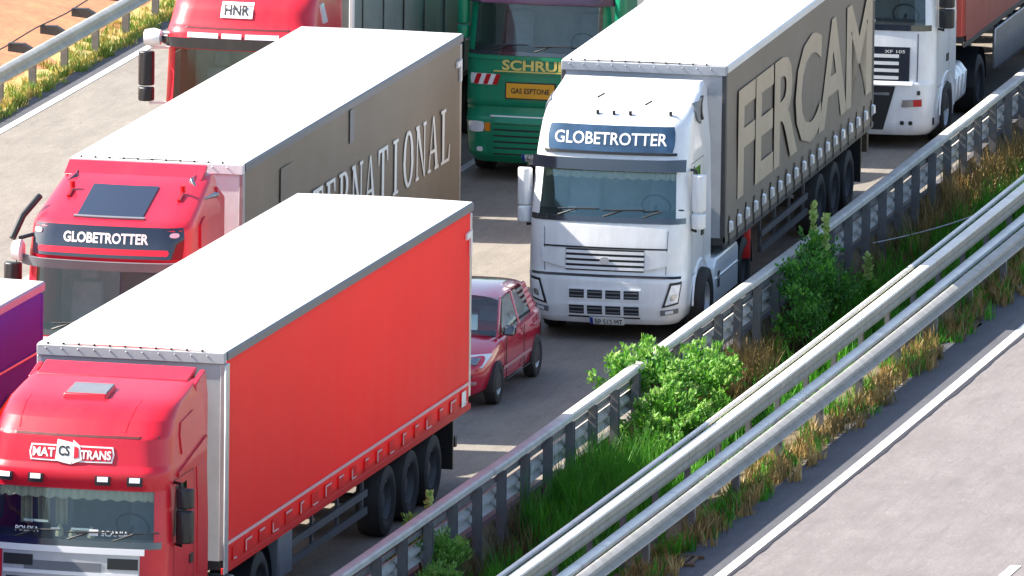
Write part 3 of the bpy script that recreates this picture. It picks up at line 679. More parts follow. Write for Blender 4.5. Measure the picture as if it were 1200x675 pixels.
    T = make_trailer(lo, OFF, 13.23, 1.16, 3.94, curtain_taupe, buckles=19, headboard=grey_plastic_light, rail=wall_white, post=curtain_post)
    hw = T['hw']; y0 = T['y0']
    text_on('lettering', 'FERCAM', lambda u, v: (hw+.030, y0+.95+11.9*u, 1.72+1.72*v), letter_beige, T['o'], bold=.022, space=.92)
    mb = MB(); mb.tube([(hw-.12, y0+2.35, .62), (hw-.12, y0+2.35, 1.12)], [.11]*2, 14); mb.tube([(hw-.12, y0+2.35, 1.12), (hw-.12, y0+2.35, 1.17)], [.11, .05], 14); mb.build('fire_extinguisher', red_ext, T['o'])
    mb = MB(); mb.box(-hw+.1, hw-.05, T['y1']-.25, T['y1']-.1, .72, 1.02); mb.build('pallet_box', bark, T['o'])
grey_plastic_light = mat('beam_grey', (.32, .34, .38), .5, var=.1)
curtain_post = mat('post_dark', (.045, .045, .05), .5)
build_white()

# ---- red lorry in front ----------------------------------------------------------
def build_red():
    OFF = 2.95
    lo = lorry_from_trailer(-.307, -9.70, OFF, -.0034, 'red lorry with red curtain trailer and white roof, nearest at the bottom')
    prof = [(.28, .14, 1.08, .32, .05), (.4, .04, 1.16, .32, .05), (.6, .0, 1.22, .32, .05), (1.2, .0, 1.24, .30, .05), (1.9, .06, 1.24, .30, .05), (2.62, .20, 1.22, .33, .05), (2.70, .14, 1.22, .34, .05), (2.86, .17, 1.22, .36, .05), (2.91, .22, 1.21, .36, .05),
            (3.26, .30, 1.18, .38, .06), (3.30, .34, 1.18, .38, .06), (3.47, .50, 1.16, .42, .06), (3.62, .78, 1.14, .42, .08), (3.70, 1.25, 1.12, .42, .08), (3.76, 1.85, 1.1, .3, .04), (3.78, 2.1, 1.1, .15, .02)]
    c = Cab(lo, prof, 2.3, paint_red, (1.95, 2.60), side=(.72, 1.25, 2.0, 2.60))
    c.glaze()
    for x in (-.92, -.5, .40, .82):
        c.patch('marker_lamp', (x-.10, x+.10, 2.69, 2.79), black, off=.03, thick=.04, n=(3, 2)); c.patch('marker_lens', (x-.07, x+.07, 2.72, 2.785), lamp_m, off=.036, thick=.02, n=(3, 2))
    seam(c, [(-1.1, 3.28), (1.1, 3.28)], mat('red_shadow_gap', (.08, .004, .008), .5), .03)
    c.patch('sign_border', (-.62, .52, 2.95, 3.16), letter_white, off=.012, thick=.02, n=(8, 2), rnd=.15)
    c.patch('sign_field', (-.60, .50, 2.97, 3.14), paint_red, off=.016, thick=.02, n=(8, 2), rnd=.15)
    c.text('MAT', -.57, -.27, 3.0, 3.115, letter_white, off=.022, bold=.03); c.text('TRANS', .08, .48, 2.99, 3.105, letter_white, off=.022, bold=.03)
    c.patch('emblem', [(-.26, 2.96), (-.04, 2.91), (-.02, 3.19), (-.24, 3.23)], letter_white, off=.026, thick=.01, n=(3, 3))
    c.patch('emblem_side', [(-.03, 2.92), (.10, 2.98), (.06, 3.16), (-.03, 3.23)], letter_white, off=.024, thick=.008, n=(3, 3))
    c.patch('emblem_core', [(-.01, 2.99), (.06, 3.01), (.045, 3.13), (-.01, 3.15)], paint_red, off=.030, thick=.004, n=(2, 2))
    c.text('CS', -.22, -.07, 3.02, 3.15, letter_dark, off=.031, bold=.03, name='emblem_letters')
    # roof hatch and creases
    p = c.S(-.15, 3.685, .0)
    mb = MB(); mb.hexa([(-.40, .98, 3.63), (.22, .98, 3.63), (.22, 1.5, 3.71), (-.40, 1.5, 3.71), (-.37, 1.0, 3.72), (.19, 1.0, 3.72), (.19, 1.48, 3.78), (-.37, 1.48, 3.78)]); mb.build('roof_hatch', paint_red, c.o, bevel=.02)
    mb = MB(); mb.hexa([(-.34, 1.02, 3.723), (.20, 1.02, 3.723), (.20, 1.46, 3.782), (-.34, 1.46, 3.782), (-.33, 1.04, 3.735), (.19, 1.04, 3.735), (.19, 1.44, 3.79), (-.33, 1.44, 3.79)]); mb.build('hatch_glass', grey_plastic, c.o)
    seam(c, [(.62, 3.34), (.66, 3.66)], paint_red, .02); seam(c, [(-.80, 3.34), (-.84, 3.66)], paint_red, .02)
    # roof spoiler lip at the back
    mb = MB(); mb.prism([(2.02, 3.70), (2.3, 3.72), (2.52, 3.86), (2.46, 3.89), (2.02, 3.78)], 0, -1.02, 1.02); mb.build('roof_spoiler', paint_red, c.o, bevel=.015)
    for sg in (1, -1):
        mb = MB(); mb.prism([(2.02, 1.0), (2.62, 1.0), (2.62, 3.5), (2.5, 3.86), (2.02, 3.74)], 0, sg*1.06, sg*1.14); mb.build('side_deflector', paint_red, c.o, bevel=.02)
    # windscreen signs
    c.patch('windscreen_base', (-1.2, 1.2, 1.87, 1.955), gloss_black, off=.012, thick=.03, n=(18, 1))
    c.text('POLSKA', -.76, -.44, 2.03, 2.10, letter_white, off=.012, bold=.015)
    c.patch('sticker', (.24, .36, 2.02, 2.10), letter_white, off=.012, thick=.004, n=(2, 2)); c.text('SCANIA', .40, .76, 2.02, 2.09, letter_white, off=.012, bold=.015)
    for x0, x1, z in ((-.68, -.34, 2.16), (-.30, -.17, 2.07), (-.02, .26, 2.08)): c.patch('dash_card', (x0, x1, z, z+.03), letter_white, off=-.06, thick=.004, n=(3, 1))
    for x, h in ((-.22, .18), (-.04, .14), (.22, .16)):
        p = c.S(x, 1.98, -.22); mb = MB(); mb.lathe_x([(0, .001)], (0, 0, 0), 3) if False else mb.tube([p, p+Vector((0, 0, h*.6)), p+Vector((0, 0, h))], [.06, .05, .015], 8); mb.build('dash_ornament', curtain_in, c.o)
    for x in (-.75, -.52, -.28):
        mb = MB(); mb.grid(lambda u, v: (x+.16*u-.08+.0, .62+.03*math.sin(u*25), 2.05+.55*v), 10, 2); mb.build('curtain_drop', curtain_in, c.o)
    c.wipers(1.99)
    # grille: silver band over dark openings
    c.patch('grille_frame', (-.92, .92, 1.05, 1.86), silver, off=.014, thick=.03, n=(14, 4))
    c.patch('grille_top_bar', (-.98, .98, 1.79, 1.87), chrome_b, off=.035, thick=.04, n=(14, 1))
    for z in (1.60, 1.38, 1.16):
        c.patch('grille_opening', (-.62 if z > 1.5 else -.86, .42 if z > 1.5 else .86, z-.05, z+.07), black if z < 1.5 else grey_plastic, off=.022, thick=.02, n=(10, 1)); c.patch('grille_slat', (-.9, .9, z-.1, z-.055), chrome_b, off=.034, thick=.03, n=(12, 1))
    for sg in (1, -1):
        c.patch('grille_vent', (sg*.50, sg*.90, 1.60, 1.74), black, off=.028, thick=.02, n=(4, 2))
        c.patch('headlight', [(sg*.72, .62), (sg*1.16, .66), (sg*1.18, .98), (sg*.80, .96)], lamp_m, off=.016, thick=.03, n=(5, 3))
    c.patch('bumper_grille', (-.66, .66, .5, .92), black, off=.012, thick=.02, n=(10, 3)); number_plate(c, -.26, .26, .42, 'PO 7K 419')
    # side
    door_set(c, .62, 1.6, .95, 2.70, mat('red_gap', (.09, .005, .01), .5))
    c.both('window_frame', (c.sy(.66, 2.3), c.sy(.72, 2.3), 1.98, 2.62), black, off=.008, thick=.02, n=(2, 4))
    for sg in (1, -1):
        a = lambda y, z: (sg*c.sy(y, z), z)
        c.patch('side_moulding', [a(.8, 2.72), a(2.28, 2.98), a(2.28, 3.03), a(.8, 2.78)], paint_red, off=.03, thick=.03, n=(8, 1))
        c.patch('side_locker', [a(1.05, 2.98), a(1.9, 3.1), a(1.75, 3.45), a(1.1, 3.38)], paint_red, off=.018, thick=.02, n=(4, 3))
        c.patch('cab_flap', [a(1.75, 1.3), a(2.2, 1.3), a(2.2, 2.7), a(1.75, 2.7)], paint_red, off=.012, thick=.02, n=(3, 3))
    c.mirror(1, 1.90, 2.62, .55, .16, black, split=.62, wdt=.24); c.mirror(-1, 1.90, 2.62, .55, .16, black, split=.62, wdt=.24)
    wheel_arch(c, 1.45, .5, .58, paint_red)
    for sg in (1, -1):
        mb = MB(); mb.prism([(2.35, .35), (3.9, .35), (3.9, .9), (2.35, .98)], 0, sg*.8, sg*1.2); mb.build('fuel_tank', silver, lo, bevel=.06)
        mb = MB(); mb.tube([(sg*.6, 2.5, 1.0), (sg*.6, 2.52, 2.9)], .09, 10) if sg < 0 else mb.box(.55, .75, 2.45, 2.6, 1.0, 1.4); mb.build('air_intake' if sg < 0 else 'battery_box', black, lo)
    tractor_under(lo, c, 1.45, 5.1)
    T = make_trailer(lo, OFF, 13.52, 1.11, 4.02, curtain_red, stripe=True, post=silver, headboard=wall_grey)
    hw = T['hw']; y0, y1 = T['y0'], T['y1']
    mb = MB(); mb.box(hw+.022, hw+.034, y0+.1, y1-.1, 1.43, 1.475); mb.build('stripe', letter_pink, T['o'])
    for k in range(19):
        y = y0+.5+k*(13.52-.9)/18; w_ = random.choice((.2, .28, .34)); z = 1.2
        mb = MB(); mb.box(hw+.018, hw+.03, y-w_/2, y+w_/2, 1.18, 1.36); o = mb.build('strap_pocket', curtain_red, T['o'], bevel=.008)
        mb = MB()
        if k % 3: mb.box(hw+.031, hw+.036, y-w_/2+.01, y+w_/2-.02, 1.325, 1.348)
        if k % 2: mb.box(hw+.031, hw+.036, y-w_/2+.01, y-w_/2+.05, 1.2, 1.322)
        if not k % 3: mb.box(hw+.031, hw+.036, y-w_/2+.03, y+w_/2-.03, 1.19, 1.21)
        if mb.v: mb.build('pocket_edge', letter_pink, T['o'])
    mb = MB(); mb.box(hw+.031, hw+.036, y1-.62, y1-.38, 1.17, 1.38); mb.build('reflector_plate', letter_white, T['o'])
    mb = MB(); mb.box(hw-.0, hw+.03, y0-.02, y0+.16, 1.05, 3.86); mb.build('front_post_cover', silver, T['o'], bevel=.015)
    mb = MB(); mb.box(.7, hw-.02, y0+3.0, y0+3.7, .45, 1.05); mb.build('tool_box', grey_plastic, T['o'], bevel=.03)
wall_grey = mat('headboard_grey', (.40, .42, .44), .5, var=.1, dirt=.15)
letter_pink = mat('stripe_pale', (.70, .42, .42), .55, var=.1)
build_red()

# ---- red high roof cab with grey INTERNATIONAL trailer ----------------------------
def build_grey():
    OFF = 3.15
    lo = lorry_from_trailer(-4.279, 6.369, OFF, .0132, 'red high-roof lorry with dark grey trailer lettered in white serif capitals')
    prof = [(.28, .12, 1.06, .36, .05), (.36, .05, 1.14, .36, .05), (.55, .0, 1.2, .34, .05), (1.0, .0, 1.22, .33, .05), (1.45, .03, 1.22, .33, .05), (1.9, .06, 1.22, .33, .05), (2.86, .20, 1.20, .36, .05), (3.0, .16, 1.20, .38, .05), (3.05, .16, 1.19, .38, .05), (3.42, .24, 1.17, .40, .06), (3.47, .28, 1.16, .42, .06), (3.53, .42, 1.15, .42, .06),
            (3.88, 1.5, 1.08, .42, .08), (3.95, 1.8, 1.05, .3, .06), (3.97, 2.1, 1.05, .15, .04)]
    c = Cab(lo, prof, 2.3, paint_red2, (1.95, 2.86), side=(.78, 1.32, 2.0, 2.75))
    c.glaze(curtain=False)
    c.patch('roof_sign', (-1.14, 1.14, 3.02, 3.455), gloss_black, off=.014, thick=.03, n=(18, 4), rnd=.1)
    c.text('GLOBETROTTER', -.62, .62, 3.22, 3.37, letter_white, off=.024, bold=.03)
    c.patch('sign_bar', (-1.0, .92, 3.065, 3.15), paint_red2, off=.03, thick=.03, n=(16, 2), rnd=.1)
    for x in (-1.02, .98): c.patch('marker_lamp', (x-.07, x+.07, 3.32, 3.39), lamp_m, off=.03, thick=.02, n=(3, 2), rnd=.8)
    c.patch('sun_visor', (-1.2, 1.2, 2.86, 3.0), grey_plastic, off=.14, thick=.04, n=(18, 2))
    c.patch('roof_hatch', (-.5, .46, 3.545, 3.86), gloss_black, off=.02, thick=.03, n=(6, 5))
    c.patch('hatch_frame', (-.54, .5, 3.535, 3.55), grey_plastic, off=.03, thick=.03, n=(6, 1))
    for x in (-.78, .84): p = c.S(x, 3.8, .03); mb = MB(); mb.tube([p, p+Vector((0, -.02, .1))], .04, 8); mb.tube([c.S(x, 3.72, .02), p], .025, 6); mb.build('roof_horn', red_lens, c.o)
    # roof spoiler wing
    mb = MB(); mb.prism([(1.86, 3.93), (2.0, 3.90), (2.25, 4.06), (2.2, 4.10)], 0, -1.06, .98); mb.build('roof_spoiler', paint_red2, c.o, bevel=.012)
    for sg in (1, -1):
        mb = MB(); mb.hexa([(sg*.80, 1.75, 3.88), (sg*1.06, 1.5, 3.62), (sg*1.1, 2.2, 3.58), (sg*.9, 2.3, 3.95), (sg*.84, 1.75, 3.97), (sg*1.12, 1.5, 3.72), (sg*1.16, 2.25, 3.68), (sg*.92, 2.3, 4.04)]); mb.build('roof_vent', gloss_black, c.o, bevel=.01)
        mb = MB(); mb.prism([(2.2, 1.0), (2.62, 1.0), (2.62, 3.6), (2.2, 3.8)], 0, sg*1.06, sg*1.14); mb.build('side_deflector', paint_red2, c.o, bevel=.02)
        a = lambda y, z: (sg*c.sy(y, z), z)
        c.patch('side_locker', [a(.95, 3.1), a(1.5, 3.1), a(1.3, 3.5), a(1.0, 3.42)], paint_red2, off=.03, thick=.03, n=(3, 3))
    c.patch('bonnet_trim', (-.9, .9, 1.80, 1.86), lamp_m, off=.02, thick=.03, n=(12, 1)); c.patch('windscreen_base', (-1.22, 1.22, 1.88, 1.96), gloss_black, off=.012, thick=.03, n=(18, 1))
    c.patch('grille_panel', (-.7, .7, 1.1, 1.76), black, off=.012, thick=.03, n=(10, 3))
    for z in (1.2, 1.35, 1.5, 1.65): c.patch('grille_slat', (-.7, .7, z-.02, z+.03), grey_plastic, off=.03, thick=.03, n=(10, 1))
    for sg in (1, -1): c.patch('headlight', [(sg*.85, .56), (sg*1.14, .62), (sg*1.20, .96), (sg*.95, .94)], lamp_m, off=.016, thick=.03, n=(5, 4))
    number_plate(c, -.24, .28, .42, 'TR 903 KL')
    c.wipers(2.0); door_set(c, .66, 1.62, .98, 2.9, mat('red_gap', (.09, .005, .01), .5))
    c.mirror(-1, 2.0, 2.85, .45, .22, black, split=.35, wdt=.26); c.mirror(1, 2.0, 2.85, .45, .16, black, split=.35, wdt=.24)
    # kerb side mirror cluster: round camera-mirror and bracket
    mb = MB(); mb.lathe_x([(-.1, .02), (-.1, .13), (.02, .16), (.05, .12), (.05, .01)], (-1.28, .3, 3.05), 16); mb.build('front_mirror', chrome_b, c.o)
    mb = MB(); mb.tube([(-1.0, .5, 3.3), (-1.3, .35, 3.22), (-1.3, .3, 3.1)], .03, 6); mb.tube([(-1.15, .9, 3.75), (-1.32, .6, 3.5), (-1.42, .4, 3.2)], .05, 7); mb.build('mirror_bracket', black, c.o)
    wheel_arch(c, 1.38, .5, .58, paint_red2); tractor_under(lo, c, 1.38, 4.9)
    T = make_trailer(lo, OFF, 14.02, 1.12, 3.99, curtain_grey, post=steel)
    hw = T['hw']; y0, y1 = T['y0'], T['y1']
    serif_text('INTERNATIONAL', lambda u, v, d: (hw+.032+d, y0+2.4+10.85*u, 2.14+.84*v), letter_white, T['o'])
    mb = MB(); mb.box(hw+.022, hw+.03, y0+6.5, y0+6.75, 3.35, 3.85); mb.build('curtain_patch', grey_plastic, T['o'])
    mb = MB(); mb.box(hw+.020, hw+.027, y0+2.2, y0+2.9, 2.6, 3.6); mb.build('curtain_repair', curtain_taupe, T['o'])
    mb = MB(); mb.box(.8, hw-.04, y0+.2, y0+.9, 1.0, 1.1); mb.build('step_plate', steel, T['o'])
build_grey()

# ---- purple trailer ahead of it ---------------------------------------------------
def build_purple():
    OFF = 3.0; L = 13.6; rz = -.004
    tx, ty = -4.23, -4.68-L
    lo = lorry_from_trailer(tx, ty, OFF, rz, 'purple curtain trailer with orange lettering, cut off at the left edge')
    c = Cab(lo, volvo_prof(), 2.2, paint_white, (1.80, 2.60), side=(.78, 1.32, 1.86, 2.58)); c.glaze()
    c.patch('sun_visor', (-1.2, 1.2, 2.58, 2.78), gloss_black, off=.16, thick=.05, n=(18, 3)); c.patch('grille_panel', (-.60, .60, 1.09, 1.42), black, off=.012, thick=.03, n=(10, 3))
    for sg in (1, -1): c.patch('headlight', [(sg*.88, .56), (sg*1.14, .62), (sg*1.20, .96), (sg*1.0, .94)], lamp_m, off=.012, thick=.03, n=(5, 4)); c.mirror(sg, 1.72, 2.55, .50, .13, paint_white)
    wheel_arch(c, 1.38, .5, .58, paint_white); tractor_under(lo, c, 1.38, 4.9)
    T = make_trailer(lo, OFF, L, 1.12, 4.0, curtain_purple, post=curtain_purple, rail=purple_rail, corner_hooks=False)
    hw = T['hw']; y1 = T['y1']
    mb = MB(); mb.box(hw+.022, hw+.03, y1-13.3, y1-.1, 3.06, 3.09); mb.build('stripe', letter_pink, T['o'])
    mb = MB(); X = hw+.03; q = y1-2.2
    mb.prism([(q-1.2, 3.0), (q-.3, 3.0), (q-.15, 2.55), (q+.55, 2.72), (q+.5, 2.42), (q-.1, 1.95), (q-.7, 1.85), (q-1.2, 2.0)], 0, X-.01, X+.004); mb.build('lettering', orange_print, T['o'])
purple_rail = mat('rail_mauve', (.35, .27, .36), .5, var=.1)
build_purple()

# ---- red lorry far left (upper) ----------------------------------------------------
def build_hnr():
    OFF = 2.75; rz = .019
    lo = lorry_at(-7.87, 24.45, rz, 'red lorry with white light bar and grey box trailer, farthest up left')
    prof = [(.28, .12, 1.06, .36, .05), (.5, .0, 1.18, .34, .05), (1.2, .0, 1.22, .33, .05), (1.9, .06, 1.22, .33, .05), (2.92, .16, 1.20, .34, .05), (3.08, .02, 1.2, .36, .05), (3.2, .06, 1.2, .36, .05), (3.3, .18, 1.19, .38, .05), (3.62, .34, 1.15, .42, .06), (3.75, .55, 1.13, .45, .06), (3.88, 1.1, 1.1, .45, .1), (3.95, 1.7, 1.06, .4, .1), (3.97, 2.0, 1.05, .2, .04)]
    c = Cab(lo, prof, 2.25, paint_red3, (1.95, 2.92), side=(.7, 1.3, 2.0, 2.75))
    c.glaze(curtain=False)
    c.patch('name_plate', (-.30, .22, 3.43, 3.66), letter_white, off=.02, thick=.03, n=(5, 2)); c.text('HNR', -.24, .16, 3.47, 3.62, letter_dark, off=.026, bold=.02)
    c.patch('visor', (-1.25, 1.25, 3.02, 3.10), gloss_black, off=.10, thick=.05, n=(16, 1))
    for x0, x1 in ((-.78, -.28), (-.22, .10), (.16, .70)): c.patch('light_bar', (x0, x1, 3.12, 3.19), lamp_m, off=.05, thick=.04, n=(4, 1))
    seam(c, [(-1.1, 3.27), (1.1, 3.27)], mat('red_gap', (.09, .005, .01), .5), .03)
    c.wipers(2.0); c.patch('windscreen_base', (-1.2, 1.2, 1.86, 1.96), silver, off=.012, thick=.03, n=(16, 1))
    c.patch('grille_panel', (-.75, .75, 1.0, 1.75), black, off=.012, thick=.03, n=(10, 3))
    for z in (1.1, 1.3, 1.5): c.patch('grille_slat', (-.75, .75, z, z+.06), silver, off=.03, thick=.03, n=(10, 1))
    for sg in (1, -1):
        c.patch('headlight', [(sg*.8, .6), (sg*1.14, .62), (sg*1.2, .9), (sg*.9, .9)], lamp_m, off=.016, thick=.03, n=(5, 4))
        mb = MB(); mb.prism([(2.1, 1.0), (2.45, 1.0), (2.45, 3.9), (2.1, 3.9)], 0, sg*1.1, sg*1.17); mb.build('side_deflector', paint_red3, c.o, bevel=.02)
        a = lambda y, z: (sg*c.sy(y, z), z)
        c.patch('air_horn_fairing', [a(1.0, 3.3), a(1.25, 3.3), a(1.1, 3.62), a(.9, 3.6)], lamp_m, off=.03, thick=.03, n=(3, 3))
    c.mirror(-1, 2.05, 2.85, .25, .30, black, arm=chrome_b, split=.3, wdt=.26); c.mirror(1, 2.05, 2.85, .25, .2, black, split=.3, wdt=.26)
    mb = MB(); mb.lathe_x([(-.14, .02), (-.14, .12), (.0, .15), (.12, .12), (.14, .02)], (-1.38, .22, 3.08), 14); mb.build('mirror_head', chrome_b, c.o)
    mb = MB(); mb.tube([(-1.0, .3, 3.15), (-1.4, .24, 3.15), (-1.42, .24, 2.9)], .035, 6); mb.build('mirror_bracket', chrome_b, c.o)
    door_set(c, .6, 1.6, .98, 2.9, mat('red_gap', (.09, .005, .01), .5)); wheel_arch(c, 1.38, .5, .58, paint_red3); tractor_under(lo, c, 1.38, 4.9)
    T = make_trailer(lo, OFF, 13.6, 1.12, 3.98, container_grey, post=letter_white, headboard=container_grey)
    for k in range(9): 
        y = T['y0']+.9+k*1.5; mb = MB(); mb.box(T['hw']+.016, T['hw']+.03, y-.25, y+.25, 1.2, 3.8); mb.build('side_panel', container_grey, T['o'])
build_hnr()

# ---- green lorry --------------------------------------------------------------------
def build_green():
    OFF = 2.75; rz = .020
    lo = lorry_at(-4.56, 31.2, rz, 'green lorry with yellow lettering, orange plate and hazard stripes')
    prof = [(.30, .12, 1.1, .34, .05), (.42, .02, 1.18, .32, .05), (1.0, .0, 1.22, .30, .05), (1.06, .06, 1.22, .30, .05), (1.22, .08, 1.22, .30, .05), (1.26, .04, 1.22, .30, .05), (2.05, .08, 1.22, .30, .05), (2.92, .23, 1.2, .32, .05), (3.02, .23, 1.2, .34, .05), (3.3, .4, 1.16, .4, .06), (3.6, .9, 1.12, .42, .08), (3.75, 1.8, 1.08, .3, .06), (3.76, 2.0, 1.08, .2, .04)]
    c = Cab(lo, prof, 2.25, paint_green, (2.12, 2.92), side=(.7, 1.3, 2.14, 2.75)); c.glaze(curtain=False)
    c.patch('sun_visor', (-1.2, 1.2, 2.90, 3.04), mat('visor_mauve', (.05, .02, .055), .3, coat=.4), off=.12, thick=.04, n=(16, 2))
    c.patch('windscreen_base', (-1.2, 1.2, 2.07, 2.13), gloss_black, off=.012, thick=.03, n=(16, 1)); c.wipers(2.17)
    c.patch('panel_ridge', (-1.2, 1.2, 2.0, 2.06), paint_green, off=.03, thick=.04, n=(16, 1)); c.patch('panel_ridge', (-1.2, 1.2, 1.77, 1.79), paint_green, off=.02, thick=.03, n=(16, 1))
    c.text('SCHRUDI', -.58, .62, 1.83, 2.0, letter_yellow, off=.024, bold=.03)
    c.patch('name_underline', (-.72, .7, 1.80, 1.82), letter_yellow, off=.024, thick=.02, n=(12, 1))
    c.patch('orange_plate', (-.50, .30, 1.38, 1.62), plate_orange, off=.03, thick=.02, n=(6, 2)); c.patch('plate_border', (-.52, .32, 1.36, 1.64), black, off=.022, thick=.02, n=(6, 2))
    c.text('GAS ESPTONE', -.42, .22, 1.455, 1.545, letter_dark, off=.034, bold=.02)
    c.patch('hazard_plate', (-1.13, -.66, 1.58, 1.76), letter_white, off=.02, thick=.02, n=(5, 2), rnd=.2)
    for k in range(3):
        x = -1.06+k*.16; c.patch('hazard_stripe', [(x, 1.585), (x+.08, 1.585), (x+.14, 1.755), (x+.06, 1.755)], red_lens, off=.024, thick=.004, n=(2, 2))
    c.patch('grille_panel', (-.70, .75, .44, 1.03), chassis_m, off=.012, thick=.03, n=(10, 3))
    for k in range(6): z = .48+k*.1; c.patch('grille_slat', (-.70, .75, z-.012, z+.058), paint_green, off=.035, thick=.03, n=(10, 1))
    c.patch('grille_trim', (-.76, .8, 1.04, 1.075), letter_white, off=.03, thick=.03, n=(10, 1))
    for sg in (1, -1):
        c.patch('headlight', (sg*.86, sg*1.16, .80, .98), lamp_m, off=.02, thick=.03, n=(5, 3), rnd=.5); c.patch('indicator', (sg*.76, sg*.85, .82, .96), amber, off=.016, thick=.03, n=(3, 3))
        c.patch('bumper_recess', (sg*.8, sg*1.12, .46, .62), paint_green, off=.02, thick=.02, n=(4, 2))
        c.patch('fog_lamp', (sg*.88, sg*.98, .48, .56), lamp_m, off=.028, thick=.02, n=(3, 3), rnd=.7)
    number_plate(c, -.22, .28, .42, 'KN 84 TL')
    c.mirror(-1, 2.3, 3.2, .35, .10, paint_green, arm=silver, split=.25, wdt=.2); c.mirror(1, 2.3, 3.2, .35, .12, paint_green, split=.25, wdt=.2)
    door_set(c, .6, 1.6, .98, 2.9); wheel_arch(c, 1.38, .5, .58, paint_green); tractor_under(lo, c, 1.38, 4.9)
    make_trailer(lo, OFF, 13.6, 1.12, 3.98, paint_green)
build_green()

# ---- white lorry with red trailer, upper right -------------------------------------------
def build_daf():
    OFF = 2.85; rz = .0225
    lo = lorry_at(-.31, 36.55, rz, 'white lorry with dull red trailer and dark grille, upper right corner')
    prof = [(.24, .10, 1.12, .36, .05), (.34, .02, 1.2, .34, .05), (1.1, .0, 1.23, .32, .05), (1.16, .05, 1.23, .30, .05), (2.06, .10, 1.23, .30, .05), (2.85, .24, 1.2, .32, .05), (3.2, .3, 1.2, .34, .05), (3.5, .6, 1.15, .42, .06), (3.7, 1.2, 1.12, .42, .08), (3.78, 1.9, 1.1, .2, .04)]
    c = Cab(lo, prof, 2.25, paint_white, (2.08, 2.84), side=(.66, 1.25, 2.12, 2.8)); c.glaze()
    c.patch('windscreen_base', (-1.2, 1.2, 1.99, 2.085), gloss_black, off=.012, thick=.03, n=(16, 1)); c.text('DAF XF', -.30, .25, 2.11, 2.16, letter_white, off=.012)
    c.patch('grille_panel', (-.84, .84, 1.14, 1.72), gloss_black, off=.014, thick=.03, n=(12, 3))
    for z in (1.18, 1.30, 1.42, 1.54): c.patch('grille_slat', (-.84, .66, z, z+.055), chrome_b, off=.035, thick=.03, n=(12, 1))
    c.patch('grille_lower_bar', (-.90, .90, 1.09, 1.135), chrome_b, off=.03, thick=.03, n=(12, 1)); c.text('XF 105', .42, .76, 1.62, 1.67, letter_white, off=.022)
    c.patch('bumper_opening', [(-.42, .34), (.42, .34), (.62, 1.07), (-.62, 1.07)], black, off=.012, thick=.03, n=(10, 3)); c.patch('bumper_slat', (-.52, .52, .92, .96), grey_plastic, off=.03, thick=.03, n=(8, 1))
    for sg in (1, -1):
        c.patch('headlight', [(sg*.72, .72), (sg*1.06, .74), (sg*1.06, .86), (sg*.74, .84)], lamp_dark, off=.016, thick=.02, n=(4, 2)); c.patch('indicator', [(sg*.92, .74), (sg*1.05, .745), (sg*1.05, .855), (sg*.92, .85)], red_lens, off=.022, thick=.01, n=(3, 2))
        c.patch('bumper_slot', (sg*.98, sg*1.03, .93, 1.0), black, off=.014, thick=.02, n=(2, 2)); c.patch('corner_slot', (sg*1.32, sg*1.40, .40, .52), black, off=.014, thick=.02, n=(2, 2))
        for x in (.70, .84): c.patch('fog_lamp', (sg*x, sg*(x+.07), .42, .49), black, off=.016, thick=.02, n=(3, 3), rnd=.8)
        seam(c, [(sg*.97, 1.15), (sg*.97, 1.95)], grey_plastic, .02)
    c.mirror(1, 2.02, 2.9, .45, .17, black, split=.38, wdt=.26); c.mirror(-1, 2.02, 2.9, .45, .17, black, split=.38, wdt=.26)
    door_set(c, .55, 1.6, 1.0, 2.95, grey_plastic, handle_z=1.4)
    wheel_arch(c, 1.45, .5, .60, paint_white)
    mb = MB()
    for sg in (1, -1):
        for k in range(4):
            mb = MB(); y = 2.2+k*.33
            mb.prism([(sg*.75, .42), (sg*1.1, .40), (sg*1.2, .5), (sg*1.22, .9), (sg*1.1, 1.06), (sg*.75, 1.06)], 1, y, y+.27); mb.build('tank_band' , chrome_b, lo, bevel=.05)
    tractor_under(lo, c, 1.45, 4.7)
    T = make_trailer(lo, OFF, 13.6, 1.42, 4.0, container_red, post=container_red, headboard=container_red, rail=container_red)
    for sg in (1, -1):
        mb = MB(); mb.box(sg*1.18, sg*1.24, OFF+3.2, OFF+8, .55, 1.25); mb.build('side_skirt', steel, T['o'], bevel=.02)
build_daf()

